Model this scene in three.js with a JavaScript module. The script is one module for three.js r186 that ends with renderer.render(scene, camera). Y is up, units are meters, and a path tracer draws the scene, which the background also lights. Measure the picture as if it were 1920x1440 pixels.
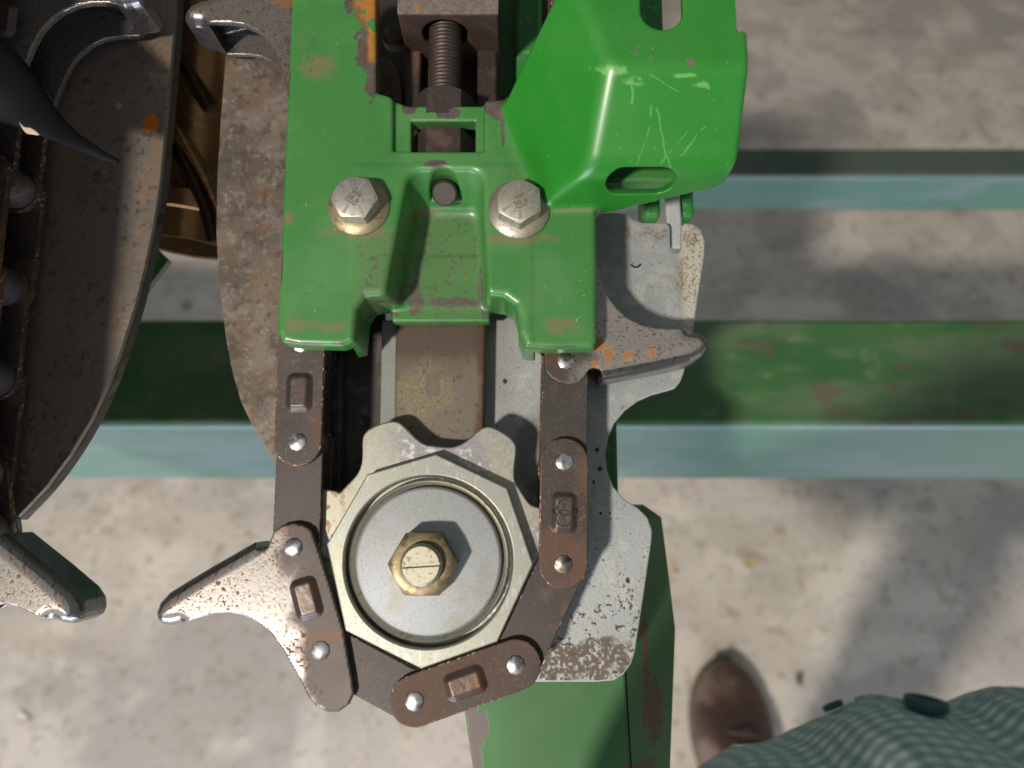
import * as THREE from 'three';
import { mergeGeometries, mergeVertices, toCreasedNormals } from 'three/addons/utils/BufferGeometryUtils.js';
import { RoundedBoxGeometry } from 'three/addons/geometries/RoundedBoxGeometry.js';
import { TextGeometry } from 'three/addons/geometries/TextGeometry.js';
import { FontLoader } from 'three/addons/loaders/FontLoader.js';
import { RectAreaLightUniformsLib } from 'three/addons/lights/RectAreaLightUniformsLib.js';

// ---------------------------------------------------------------- camera, light, exposure
const FPX = 1387, DEG = Math.PI / 180;
const scene = new THREE.Scene();
const camera = new THREE.PerspectiveCamera(2 * Math.atan(720 / FPX) / DEG, 4 / 3, 0.01, 60);
camera.position.set(0, 1.2, 0);
camera.rotation.x = -62 * DEG;
camera.focus = 0.305;

camera.userData.fStop = 6.0;
scene.add(camera);
scene.background = new THREE.Color(0.165, 0.166, 0.17);      // the even light of the shed around the machine
const renderer = new THREE.WebGLRenderer({ antialias: true });
renderer.setSize(1024, 768);
renderer.toneMapping = THREE.LinearToneMapping;
renderer.toneMappingExposure = 1.3;
renderer.shadowMap.enabled = true;
RectAreaLightUniformsLib.init();

// deck frame: u to the right, v up the row unit, w out of it towards the camera (millimetres)
const TILT = 18.6 * DEG, DIST = 0.300;
const deckQ = new THREE.Quaternion().setFromAxisAngle(new THREE.Vector3(1, 0, 0), -(Math.PI / 2 - TILT));
const eW = new THREE.Vector3(0, 0, 1).applyQuaternion(deckQ), eV = new THREE.Vector3(0, 1, 0).applyQuaternion(deckQ);
const deckO = camera.position.clone().addScaledVector(eW, -DIST);
const CP = -62 * DEG, fwd = new THREE.Vector3(0, Math.sin(CP), -Math.cos(CP)), upv = new THREE.Vector3(0, Math.cos(CP), Math.sin(CP));
const A_ = upv.dot(eV), B_ = fwd.dot(eV), C_ = upv.dot(eW), E_ = fwd.dot(eW);
// a surveyed point of the deck: where the sight line of a photo point meets the plane at height w
function D(x, y, w = 0) {
  const k = -(y - 720) / FPX, rw = C_ * k + E_, t = (w - 300) / rw;
  return [(x - 960) / FPX * t, (A_ * k + B_) * t, w];
}
const DP = (list, w = 0) => list.map(([x, y]) => { const p = D(x, y, w); return [p[0], p[1]]; });
// a world point on the level y = h (metres)
function G(x, y, h = 0) {
  const k = -(y - 720) / FPX, d = fwd.clone().addScaledVector(upv, k).add(new THREE.Vector3((x - 960) / FPX, 0, 0));
  return camera.position.clone().addScaledVector(d, (h - 1.2) / d.y);
}
const deckPoint = (u, v, w) => deckO.clone().add(new THREE.Vector3(u / 1000, 0, 0)).addScaledVector(eV, v / 1000).addScaledVector(eW, w / 1000);
const dirW = (u, v, w) => new THREE.Vector3(u, 0, 0).addScaledVector(eV, v).addScaledVector(eW, w);

const key = new THREE.PointLight(0xfff5e8, 34);
key.position.copy(deckPoint(0, 0, 0)).addScaledVector(dirW(-0.47, -0.39, 1).normalize(), 3.5);
key.castShadow = true; key.shadow.radius = 6.2; key.shadow.mapSize.set(2048, 2048);
scene.add(key);
const door = new THREE.RectAreaLight(0xe0eaff, 6.0, 3.2, 0.9);   // daylight from the open shed door behind the photographer
door.position.set(0.1, 0.5, 1.6); door.lookAt(0.1, 0.3, 0); scene.add(door);

// ---------------------------------------------------------------- helpers
let seed = 7; const rnd = () => { seed = (seed * 1664525 + 1013904223) >>> 0; return seed / 4294967296; };
const clamp = (x, a = 0, b = 1) => x < a ? a : x > b ? b : x, mix = (a, b, t) => a + (b - a) * t;
const ss = (a, b, x) => { const t = clamp((x - a) / (b - a)); return t * t * (3 - 2 * t); };
function hash(x, y, s) { let h = Math.imul(x, 374761393) + Math.imul(y, 668265263) + Math.imul(s, 2147483647 ^ 0x5bd1e995) | 0; h = Math.imul(h ^ h >>> 13, 1274126177); h ^= h >>> 16; return (h >>> 0) / 4294967296; }
function vn(x, y, s = 0, per = 0) {
  const xi = Math.floor(x), yi = Math.floor(y), fx = x - xi, fy = y - yi, a = fx * fx * (3 - 2 * fx), b = fy * fy * (3 - 2 * fy);
  let x0 = xi, x1 = xi + 1, y0 = yi, y1 = yi + 1;
  if (per) { x0 = ((x0 % per) + per) % per; x1 = ((x1 % per) + per) % per; y0 = ((y0 % per) + per) % per; y1 = ((y1 % per) + per) % per; }
  const p = hash(x0, y0, s), q = hash(x1, y0, s), r = hash(x0, y1, s), t = hash(x1, y1, s);
  return p + (q - p) * a + (r - p) * b + (p - q - r + t) * a * b;
}
function fbm(x, y, s = 0, o = 4, per = 0) { let v = 0, a = 0.5, n = 0; for (let i = 0; i < o; i++) { v += a * vn(x, y, s + i * 17, per); n += a; x *= 2; y *= 2; if (per) per *= 2; a *= 0.5; } return v / n; }
const lerp3 = (o, c, t) => { o[0] += (c[0] - o[0]) * t; o[1] += (c[1] - o[1]) * t; o[2] += (c[2] - o[2]) * t; };
const rgb = (r, g, b) => [r / 255, g / 255, b / 255];
// ragged patch: 1 inside an ellipse whose rim is broken up by noise
function patch(x, y, cx, cy, rx, ry, rag = 0.35, soft = 0.12, s = 3, fr = 0.35) {
  const dx = (x - cx) / rx, dy = (y - cy) / ry, d2 = dx * dx + dy * dy;
  if (d2 > 4) return 0;
  return 1 - ss(1 - soft, 1 + soft, Math.sqrt(d2) + (fbm(x * fr, y * fr, s, 4) - 0.5) * 2 * rag);
}
// painted surface: fn(x, y, o) sets o.c (sRGB 0..1), o.r (roughness), o.m (metalness), o.h (relief 0..1)
function surface(x0, y0, x1, y1, ppm, bumpMM, fn, opt = {}) {
  const W = Math.min(2048, Math.round((x1 - x0) * ppm)), H = Math.min(2048, Math.round((y1 - y0) * ppm));
  const cd = new Uint8Array(W * H * 4), od = new Uint8Array(W * H * 4), bd = new Uint8Array(W * H * 4), o = { c: [0, 0, 0], r: 0.5, m: 0, h: 0.5 };
  for (let j = 0; j < H; j++) for (let i = 0; i < W; i++) {
    o.c[0] = o.c[1] = o.c[2] = 0.5; o.r = 0.5; o.m = 0; o.h = 0.5;
    fn(x0 + (i + 0.5) / W * (x1 - x0), y0 + (j + 0.5) / H * (y1 - y0), o);
    const k = (j * W + i) * 4;
    for (let c = 0; c < 3; c++) cd[k + c] = clamp(o.c[c]) * 255;
    cd[k + 3] = od[k + 3] = bd[k + 3] = 255;
    od[k] = 255; od[k + 1] = clamp(o.r, 0.05, 1) * 255; od[k + 2] = clamp(o.m) * 255;
    bd[k] = bd[k + 1] = bd[k + 2] = clamp(o.h) * 255;
  }
  const mk = (d, srgb) => { const t = new THREE.DataTexture(d, W, H); t.magFilter = t.minFilter = THREE.LinearFilter; if (srgb) t.colorSpace = THREE.SRGBColorSpace; if (opt.tile) t.wrapS = t.wrapT = THREE.RepeatWrapping; t.needsUpdate = true; return t; };
  const orm = mk(od);
  const mat = new THREE.MeshPhysicalMaterial({ map: mk(cd, true), roughnessMap: orm, metalnessMap: orm, roughness: 1, metalness: 1, ...(opt.mat || {}) });
  if (bumpMM) { mat.bumpMap = mk(bd); mat.bumpScale = bumpMM / 1000; }
  mat.userData.rect = [x0, y0, x1 - x0, y1 - y0];
  return mat;
}
const tint = (m, r, g = r, b = r) => { const c = m.clone(); c.color.setRGB(r, g, b); c.userData = m.userData; return c; };
// planar uv in millimetres, sheared with height so that walls are not smeared
function uvFor(g, mat, shear = 0.8) {
  const r = (Array.isArray(mat) ? mat[0] : mat).userData.rect; if (!r) return g;
  const p = g.attributes.position, a = new Float32Array(p.count * 2);
  for (let i = 0; i < p.count; i++) { const w = p.getZ(i) * shear; a[i * 2] = (p.getX(i) + w - r[0]) / r[2]; a[i * 2 + 1] = (p.getY(i) + w - r[1]) / r[3]; }
  g.setAttribute('uv', new THREE.BufferAttribute(a, 2)); return g;
}
const used = {};
function numbered(n) { if (used[n] === undefined) { used[n] = 0; return n; } return n + '_' + String(++used[n]).padStart(3, '0'); }
function tag(o, label, category, group) { o.userData.label = label; o.userData.category = category; if (group) o.userData.group = group; return o; }
// a thing standing in the deck frame; its parts are given in deck millimetres
function deckThing(name, base, label, category, group) {
  const o = new THREE.Group(); o.name = numbered(name); o.position.copy(deckPoint(...base)); o.quaternion.copy(deckQ); o.userData.base = base; scene.add(o);
  return tag(o, label, category, group);
}
function worldThing(name, pos, label, category, group) {
  const o = new THREE.Group(); o.name = numbered(name); o.position.copy(pos); scene.add(o); return tag(o, label, category, group);
}
function baseOf(o) { while (o && !o.userData.base) o = o.parent; return o.userData.base; }
function part(name, geo, mat, parent, shear, label) {
  const b = baseOf(parent), g = uvFor(geo.clone(), mat, shear); g.translate(-b[0], -b[1], -b[2]); g.scale(0.001, 0.001, 0.001);
  const m = new THREE.Mesh(g, mat); m.name = name; m.castShadow = m.receiveShadow = true; parent.add(m);
  if (label) m.userData.label = label;
  return m;
}
function partGroup(name, parent) { const g = new THREE.Group(); g.name = name; parent.add(g); return g; }
const shapeOf = (pts, holes = []) => { const s = new THREE.Shape(pts.map((p) => new THREE.Vector2(p[0], p[1]))); for (const h of holes) s.holes.push(new THREE.Path(h.map((p) => new THREE.Vector2(p[0], p[1])))); return s; };
function smooth(pts, n = 4, closed = true) { return new THREE.CatmullRomCurve3(pts.map((p) => new THREE.Vector3(p[0], p[1], 0)), closed, 'centripetal').getPoints(pts.length * n).slice(0, closed ? -1 : undefined).map((p) => [p.x, p.y]); }
// plate: outline (mm) from w0 up to w1 with a small chamfer all round
function plate(pts, w0, w1, bev = 0.5, holes = [], seg = 2) {
  const g = new THREE.ExtrudeGeometry(shapeOf(pts, holes), { depth: w1 - w0 - 2 * bev, bevelEnabled: true, bevelSize: bev, bevelThickness: bev, bevelOffset: -bev, bevelSegments: seg, curveSegments: 10 });
  g.translate(0, 0, w0 + bev); return g;
}
function stadium(a, b, r, n = 12) {
  const ang = Math.atan2(b[1] - a[1], b[0] - a[0]), out = [];
  for (let i = 0; i <= n; i++) { const t = ang - Math.PI / 2 + Math.PI * i / n; out.push([b[0] + r * Math.cos(t), b[1] + r * Math.sin(t)]); }
  for (let i = 0; i <= n; i++) { const t = ang + Math.PI / 2 + Math.PI * i / n; out.push([a[0] + r * Math.cos(t), a[1] + r * Math.sin(t)]); }
  return out;
}
const lathe = (prof, c, seg = 40) => { const g = new THREE.LatheGeometry(prof.map((p) => new THREE.Vector2(p[0], p[1])), seg); g.rotateX(Math.PI / 2); g.translate(c[0], c[1], 0); return toCreasedNormals(g, 0.6); };
const ngon = (c, r, n, a0) => Array.from({ length: n }, (_, i) => [c[0] + r * Math.cos(a0 + i * 2 * Math.PI / n), c[1] + r * Math.sin(a0 + i * 2 * Math.PI / n)]);
// hexagon head with the usual turned chamfer on top
function hexHead(c, af, w0, w1, a0, bore = 0) {
  const R = af / Math.sqrt(3), n = 72, pos = [], idx = [], apo = af / 2;
  const rim = (t) => { const q = ((t - a0) % (Math.PI / 3) + Math.PI / 3) % (Math.PI / 3) - Math.PI / 6; return apo / Math.cos(q); };
  const rings = [[(t) => rim(t), () => w0], [(t) => rim(t), (t) => w1 - (rim(t) - apo * 0.97) * 0.62], [() => apo * 0.95, () => w1], [() => bore || 0.01, () => w1]];
  if (bore) rings.push([() => bore, () => w1 - 1], [() => bore, () => w0]);
  rings.forEach(([r, h]) => { for (let i = 0; i < n; i++) { const t = i / n * 2 * Math.PI; pos.push(c[0] + r(t) * Math.cos(t), c[1] + r(t) * Math.sin(t), h(t)); } });
  for (let k = 0; k < rings.length - 1; k++) for (let i = 0; i < n; i++) { const j = (i + 1) % n, a = k * n; idx.push(a + i, a + j, a + n + j, a + i, a + n + j, a + n + i); }
  const g = new THREE.BufferGeometry(); g.setAttribute('position', new THREE.Float32BufferAttribute(pos, 3)); g.setIndex(idx);
  g.setAttribute('uv', new THREE.Float32BufferAttribute(new Float32Array(pos.length / 3 * 2), 2));
  return toCreasedNormals(g, 0.5);
}
const joined = (...gs) => mergeGeometries(gs.map((g) => { const q = g.index ? g.toNonIndexed() : g.clone(); q.clearGroups(); for (const k of Object.keys(q.attributes)) if (!['position', 'normal', 'uv'].includes(k)) q.deleteAttribute(k); return q; }));
const box = (u0, v0, w0, u1, v1, w1, r = 1) => { const g = new RoundedBoxGeometry(u1 - u0, v1 - v0, w1 - w0, 3, r); g.translate((u0 + u1) / 2, (v0 + v1) / 2, (w0 + w1) / 2); return g; };
const turned = (g, a, c) => g.translate(-c[0], -c[1], 0).rotateZ(a).translate(c[0], c[1], 0);

// signed distances and a surface-net mesher for the cast and pressed pieces
function polySD(pts) {
  const n = pts.length, X = pts.map((p) => p[0]), Y = pts.map((p) => p[1]);
  return (x, y) => {
    let d = Infinity, s = 1;
    for (let i = 0, j = n - 1; i < n; j = i++) {
      const ex = X[j] - X[i], ey = Y[j] - Y[i], wx = x - X[i], wy = y - Y[i], t = clamp((wx * ex + wy * ey) / (ex * ex + ey * ey)), bx = wx - ex * t, by = wy - ey * t;
      d = Math.min(d, bx * bx + by * by);
      const c1 = y >= Y[i], c2 = y < Y[j], c3 = ex * wy > ey * wx;
      if ((c1 && c2 && c3) || (!c1 && !c2 && !c3)) s = -s;
    }
    return s * Math.sqrt(d);
  };
}
function lineDist(pts) {
  return (x, y) => { let d = Infinity; for (let i = 1; i < pts.length; i++) { const ax = pts[i - 1][0], ay = pts[i - 1][1], ex = pts[i][0] - ax, ey = pts[i][1] - ay, t = clamp(((x - ax) * ex + (y - ay) * ey) / (ex * ex + ey * ey)), bx = x - ax - ex * t, by = y - ay - ey * t; d = Math.min(d, bx * bx + by * by); } return Math.sqrt(d); };
}
function plane(a, b, c, inside) {       // half-space through three points; negative on the side of `inside`
  const A = new THREE.Vector3(...a), n = new THREE.Vector3(...b).sub(A).cross(new THREE.Vector3(...c).sub(A)).normalize();
  if (n.dot(new THREE.Vector3(...inside).sub(A)) > 0) n.negate();
  const k = -n.dot(A); return (x, y, z) => n.x * x + n.y * y + n.z * z + k;
}
const smin = (a, b, k) => { const h = Math.max(k - Math.abs(a - b), 0) / k; return Math.min(a, b) - h * h * k * 0.25; };
const smax = (a, b, k) => -smin(-a, -b, k);
const slab = (d, w, lo, hi, r) => { const a = d + r, b = Math.abs(w - (lo + hi) / 2) - (hi - lo) / 2 + r; return Math.min(Math.max(a, b), 0) + Math.hypot(Math.max(a, 0), Math.max(b, 0)) - r; };
function net(sd, lo, hi, cell) {
  const N = [0, 1, 2].map((k) => Math.ceil((hi[k] - lo[k]) / cell / 4) * 4 + 1), [nx, ny, nz] = N, f = new Float32Array(nx * ny * nz), B = 4;
  for (let bz = 0; bz < nz; bz += B) for (let by = 0; by < ny; by += B) for (let bx = 0; bx < nx; bx += B) {
    const d = sd(lo[0] + (bx + 1.5) * cell, lo[1] + (by + 1.5) * cell, lo[2] + (bz + 1.5) * cell), far = Math.abs(d) > cell * 7;
    for (let z = bz; z < Math.min(bz + B, nz); z++) for (let y = by; y < Math.min(by + B, ny); y++) for (let x = bx; x < Math.min(bx + B, nx); x++)
      f[(z * ny + y) * nx + x] = far ? d : sd(lo[0] + x * cell, lo[1] + y * cell, lo[2] + z * cell);
  }
  const id = new Int32Array(nx * ny * nz).fill(-1), pos = [], idx = [];
  for (let z = 0; z < nz - 1; z++) for (let y = 0; y < ny - 1; y++) for (let x = 0; x < nx - 1; x++) {
    const o = (z * ny + y) * nx + x; let m = 0; const v = [];
    for (let c = 0; c < 8; c++) { const q = f[o + (c & 1) + ((c >> 1) & 1) * nx + (c >> 2) * nx * ny]; v.push(q); if (q < 0) m |= 1 << c; }
    if (m === 0 || m === 255) continue;
    let sx = 0, sy = 0, sz = 0, n = 0;
    for (let a = 0; a < 8; a++) for (let k = 0; k < 3; k++) { const b = a | 1 << k; if (b === a || (v[a] < 0) === (v[b] < 0)) continue; const t = v[a] / (v[a] - v[b]); sx += (a & 1) + (k === 0 ? t : 0); sy += ((a >> 1) & 1) + (k === 1 ? t : 0); sz += (a >> 2) + (k === 2 ? t : 0); n++; }
    id[o] = pos.length / 3; pos.push(lo[0] + (x + sx / n) * cell, lo[1] + (y + sy / n) * cell, lo[2] + (z + sz / n) * cell);
  }
  for (let z = 1; z < nz - 1; z++) for (let y = 1; y < ny - 1; y++) for (let x = 1; x < nx - 1; x++) {
    const o = (z * ny + y) * nx + x, s = f[o] < 0, st = [1, nx, nx * ny];
    for (let k = 0; k < 3; k++) { if (s === (f[o + st[k]] < 0)) continue; const p = st[(k + 1) % 3], q = st[(k + 2) % 3], a = id[o], b = id[o - p], c = id[o - p - q], d = id[o - q]; if (a < 0 || b < 0 || c < 0 || d < 0) continue; if (s) idx.push(a, b, c, a, c, d); else idx.push(a, c, b, a, d, c); }
  }
  const P = new Float32Array(pos), Nn = new Float32Array(pos.length), e = cell * 0.4;
  for (let i = 0; i < P.length; i += 3) {
    let x = P[i], y = P[i + 1], z = P[i + 2], gx, gy, gz, l;
    for (let it = 0; it < 2; it++) {
      gx = sd(x + e, y, z) - sd(x - e, y, z); gy = sd(x, y + e, z) - sd(x, y - e, z); gz = sd(x, y, z + e) - sd(x, y, z - e); l = Math.hypot(gx, gy, gz) || 1; gx /= l; gy /= l; gz /= l;
      if (it === 0) { const d = clamp(sd(x, y, z), -cell * 0.5, cell * 0.5); x -= gx * d; y -= gy * d; z -= gz * d; }
    }
    P[i] = x; P[i + 1] = y; P[i + 2] = z; Nn[i] = gx; Nn[i + 1] = gy; Nn[i + 2] = gz;
  }
  const g = new THREE.BufferGeometry(); g.setAttribute('position', new THREE.BufferAttribute(P, 3)); g.setAttribute('normal', new THREE.BufferAttribute(Nn, 3)); g.setIndex(idx); return g;
}
function splitBy(g, test) {            // two geometries out of one, by the middle of each triangle
  const p = g.attributes.position, I = g.index.array, a = [], b = [];
  for (let i = 0; i < I.length; i += 3) { const x = (p.getX(I[i]) + p.getX(I[i + 1]) + p.getX(I[i + 2])) / 3, y = (p.getY(I[i]) + p.getY(I[i + 1]) + p.getY(I[i + 2])) / 3, z = (p.getZ(I[i]) + p.getZ(I[i + 1]) + p.getZ(I[i + 2])) / 3; (test(x, y, z) ? a : b).push(I[i], I[i + 1], I[i + 2]); }
  return [a, b].map((ix) => { const h = new THREE.BufferGeometry(), m = new Map(), P = [], N = [], J = []; for (const i of ix) { if (!m.has(i)) { m.set(i, P.length / 3); P.push(p.getX(i), p.getY(i), p.getZ(i)); const n = g.attributes.normal; N.push(n.getX(i), n.getY(i), n.getZ(i)); } J.push(m.get(i)); } h.setAttribute('position', new THREE.Float32BufferAttribute(P, 3)); h.setAttribute('normal', new THREE.Float32BufferAttribute(N, 3)); h.setIndex(J); return h; });
}

// ---------------------------------------------------------------- materials
const plain = (r, g, b, rough, metal = 0, extra = {}) => { const m = new THREE.MeshPhysicalMaterial({ roughness: rough, metalness: metal, ...extra }); m.color.setRGB(r, g, b); return m; };
const T = 160;                                    // millimetres per repeat of the shared surfaces
const cyc = (n) => n / T;                         // n whole cycles per repeat
const F = (x, y, n, s, o = 4) => fbm(x * cyc(n), y * cyc(n), s, o, n);
const RUST = rgb(108, 70, 48), RUSTO = rgb(158, 88, 36), BARE = rgb(106, 98, 92);
// blued brown chain steel with thin rust
const steelDark = surface(0, 0, T, T, 5, 0.05, (x, y, o) => {
  const n = F(x, y, 5, 1), f = F(x, y, 150, 2, 3), r = ss(0.52, 0.72, F(x, y, 9, 5, 5));
  o.c = rgb(86, 78, 73); lerp3(o.c, rgb(66, 60, 58), n); lerp3(o.c, rgb(112, 104, 98), ss(0.6, 0.8, f) * 0.5); lerp3(o.c, RUST, r * 0.42);
  lerp3(o.c, rgb(160, 150, 140), ss(0.72, 0.9, F(x, y, 260, 8, 2)) * 0.35);
  o.r = 0.50 + 0.2 * r + 0.12 * f; o.m = 0.55 * (1 - r); o.h = 0.5 + (f - 0.5) * 0.5 + r * (F(x, y, 80, 3, 2) - 0.5) * 0.7;
}, { tile: true });
const steelSmooth = surface(0, 0, T, T, 5, 0, (x, y, o) => {
  const n = F(x, y, 6, 21), f = F(x, y, 200, 22, 3), r = ss(0.62, 0.8, F(x, y, 11, 25, 5));
  o.c = rgb(80, 74, 71); lerp3(o.c, rgb(64, 60, 59), n); lerp3(o.c, rgb(106, 102, 99), ss(0.62, 0.8, f) * 0.4); lerp3(o.c, RUST, r * 0.35);
  o.r = 0.46 + 0.15 * f; o.m = 0.55 * (1 - r); o.h = f;
}, { tile: true });
// worn plate edges: bare in places, orange rust in others
const steelEdge = surface(0, 0, T, T, 4, 0.2, (x, y, o) => {
  const n = F(x, y, 28, 31), f = F(x, y, 160, 32, 3);
  o.c = rgb(84, 71, 62); lerp3(o.c, rgb(124, 88, 62), ss(0.45, 0.65, n) * 0.8); lerp3(o.c, rgb(196, 184, 170), ss(0.6, 0.72, f) * ss(0.4, 0.55, F(x, y, 14, 36)));
  o.r = 0.55; o.m = 0.5; o.h = f;
}, { tile: true });
const rustPlate = surface(0, 0, T, T, 5, 0.10, (x, y, o) => {
  const n = F(x, y, 4, 41), f = F(x, y, 90, 42, 3), g = F(x, y, 50, 46, 4), st = fbm(x * cyc(26), y * cyc(7), 48, 4, 0), q = F(x, y, 16, 49, 4);
  o.c = rgb(110, 99, 88); lerp3(o.c, rgb(88, 79, 71), ss(0.35, 0.7, n)); lerp3(o.c, rgb(134, 126, 118), ss(0.45, 0.75, q) * 0.5); lerp3(o.c, rgb(140, 132, 122), ss(0.55, 0.75, g) * 0.5);
  lerp3(o.c, rgb(122, 92, 68), ss(0.5, 0.8, F(x, y, 20, 58, 5)) * 0.5); lerp3(o.c, rgb(68, 56, 50), ss(0.58, 0.75, F(x, y, 44, 45, 4)) * 0.5); lerp3(o.c, rgb(164, 156, 148), ss(0.66, 0.85, f) * 0.45);
  o.r = 0.58; o.m = 0.3; o.h = 0.5 + (f - 0.5) * 0.9;
}, { tile: true });
const darkPlate = surface(0, 0, T, T, 4, 0, (x, y, o) => {
  const n = F(x, y, 3, 51), f = F(x, y, 40, 52, 4), r = ss(0.5, 0.75, F(x, y, 7, 58, 5));
  o.c = rgb(92, 86, 82); lerp3(o.c, rgb(66, 62, 60), n); lerp3(o.c, rgb(96, 76, 58), r * 0.6); lerp3(o.c, rgb(128, 120, 110), ss(0.6, 0.75, F(x, y, 24, 57)) * 0.5); lerp3(o.c, rgb(46, 36, 32), ss(0.66, 0.74, F(x, y, 26, 56, 3)) * 0.7);
  o.r = 0.5 + 0.2 * r; o.m = 0.5; o.h = f;
}, { tile: true });
const zinc = surface(0, 0, T, T, 5, 0, (x, y, o) => {
  const n = F(x, y, 6, 61), f = F(x, y, 220, 62, 2), ye = ss(0.45, 0.65, F(x, y, 7, 66));
  o.c = rgb(176, 176, 170); lerp3(o.c, rgb(154, 154, 148), n); lerp3(o.c, rgb(188, 180, 152), ye * 0.4); lerp3(o.c, rgb(96, 92, 84), ss(0.68, 0.8, f) * 0.55);
  o.r = 0.38 + 0.2 * f; o.m = 0.75; o.h = f;
}, { tile: true });
const zincFrost = surface(0, 0, T, T, 6, 0, (x, y, o) => {
  const f = F(x, y, 460, 72, 1), n = F(x, y, 5, 71);
  o.c = rgb(178, 182, 184); lerp3(o.c, rgb(162, 166, 166), n); lerp3(o.c, rgb(126, 126, 124), ss(0.5, 1, f) * 0.45); lerp3(o.c, rgb(150, 144, 122), ss(0.55, 0.8, F(x, y, 14, 78)) * 0.35); o.r = 0.62; o.m = 0.2; o.h = f;
}, { tile: true });
const brassZinc = surface(0, 0, T, T, 4, 0.08, (x, y, o) => {
  const f = F(x, y, 60, 82, 3), n = F(x, y, 18, 81);
  o.c = rgb(160, 150, 122); lerp3(o.c, rgb(126, 112, 86), n); lerp3(o.c, rgb(96, 82, 62), ss(0.6, 0.8, f) * 0.6); o.r = 0.42; o.m = 0.65; o.h = f;
}, { tile: true });
const rivetSteel = surface(0, 0, T, T, 4, 0.35, (x, y, o) => {
  const f = F(x, y, 60, 92, 3), n = F(x, y, 40, 91, 2);
  o.c = rgb(178, 180, 184); lerp3(o.c, rgb(120, 118, 118), ss(0.45, 0.65, f)); lerp3(o.c, rgb(92, 66, 50), ss(0.7, 0.8, n)); o.r = 0.36; o.m = 0.85; o.h = n;
}, { tile: true });
const greenTile = surface(0, 0, T, T, 4, 0.06, (x, y, o) => {
  const n = F(x, y, 4, 101), f = F(x, y, 70, 102, 3);
  o.c = rgb(34, 118, 44); lerp3(o.c, rgb(62, 122, 64), ss(0.4, 0.75, n) * 0.6); lerp3(o.c, rgb(140, 160, 118), ss(0.74, 0.8, F(x, y, 60, 108, 2)) * 0.5);
  o.r = 0.34 + 0.18 * n; o.m = 0; o.h = f;
}, { tile: true });
const greenDull = tint(greenTile, 0.62, 0.66, 0.62);
const bronze = surface(0, 0, T, T, 4, 0.1, (x, y, o) => {
  const n = F(x, y, 4, 111), f = F(x, y, 50, 112, 3);
  o.c = rgb(132, 104, 66); lerp3(o.c, rgb(84, 62, 42), n); lerp3(o.c, rgb(160, 132, 84), ss(0.6, 0.8, f) * 0.4); o.r = 0.32; o.m = 0.8; o.h = f;
}, { tile: true });
const blackPlastic = plain(0.004, 0.0045, 0.006, 0.6, 0, { specularIntensity: 0.25 });
const grease = plain(0.012, 0.03, 0.022, 0.12);
const dark = plain(0.02, 0.018, 0.017, 0.7);

// ---------------------------------------------------------------- the setting: concrete floor
{
  const S = 3.2, N = 1400;
  const m = surface(-1600, -1600, 1600, 1600, N / 3200, 0, (x, y, o) => {
    const a = fbm(x / 260, y / 260, 1, 5), b = fbm(x / 70, y / 70, 4, 4), c = fbm(x / 22, y / 22, 7, 3);
    o.c = rgb(186, 176, 163); lerp3(o.c, rgb(150, 145, 140), ss(0.42, 0.68, a) * 0.7); lerp3(o.c, rgb(208, 198, 184), ss(0.4, 0.7, b) * 0.6); lerp3(o.c, rgb(158, 148, 134), ss(0.52, 0.76, fbm(x / 110, y / 60, 12, 5)) * 0.5);
    lerp3(o.c, rgb(126, 110, 90), ss(0.66, 0.8, c) * 0.35); lerp3(o.c, rgb(128, 120, 110), ss(0.62, 0.8, fbm(x / 10, y / 8, 19, 3)) * 0.4);
    o.r = 0.62 + 0.2 * b; o.m = 0;
  });
  const g = new THREE.PlaneGeometry(S, S, 1, 1); g.rotateX(-Math.PI / 2);
  const big = new THREE.Mesh(g, m); big.name = 'concrete_floor'; big.position.set(0.2, 0, -0.6); big.receiveShadow = true; big.userData.kind = 'structure'; big.userData.label = 'pale stained concrete floor under the machine'; scene.add(big);
  const apron = new THREE.Mesh(new THREE.PlaneGeometry(24, 24).rotateX(-Math.PI / 2), plain(0.28, 0.26, 0.23, 0.75)); apron.name = 'floor'; apron.position.y = -0.004; apron.receiveShadow = true; apron.userData.kind = 'structure'; scene.add(apron);
}

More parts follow.
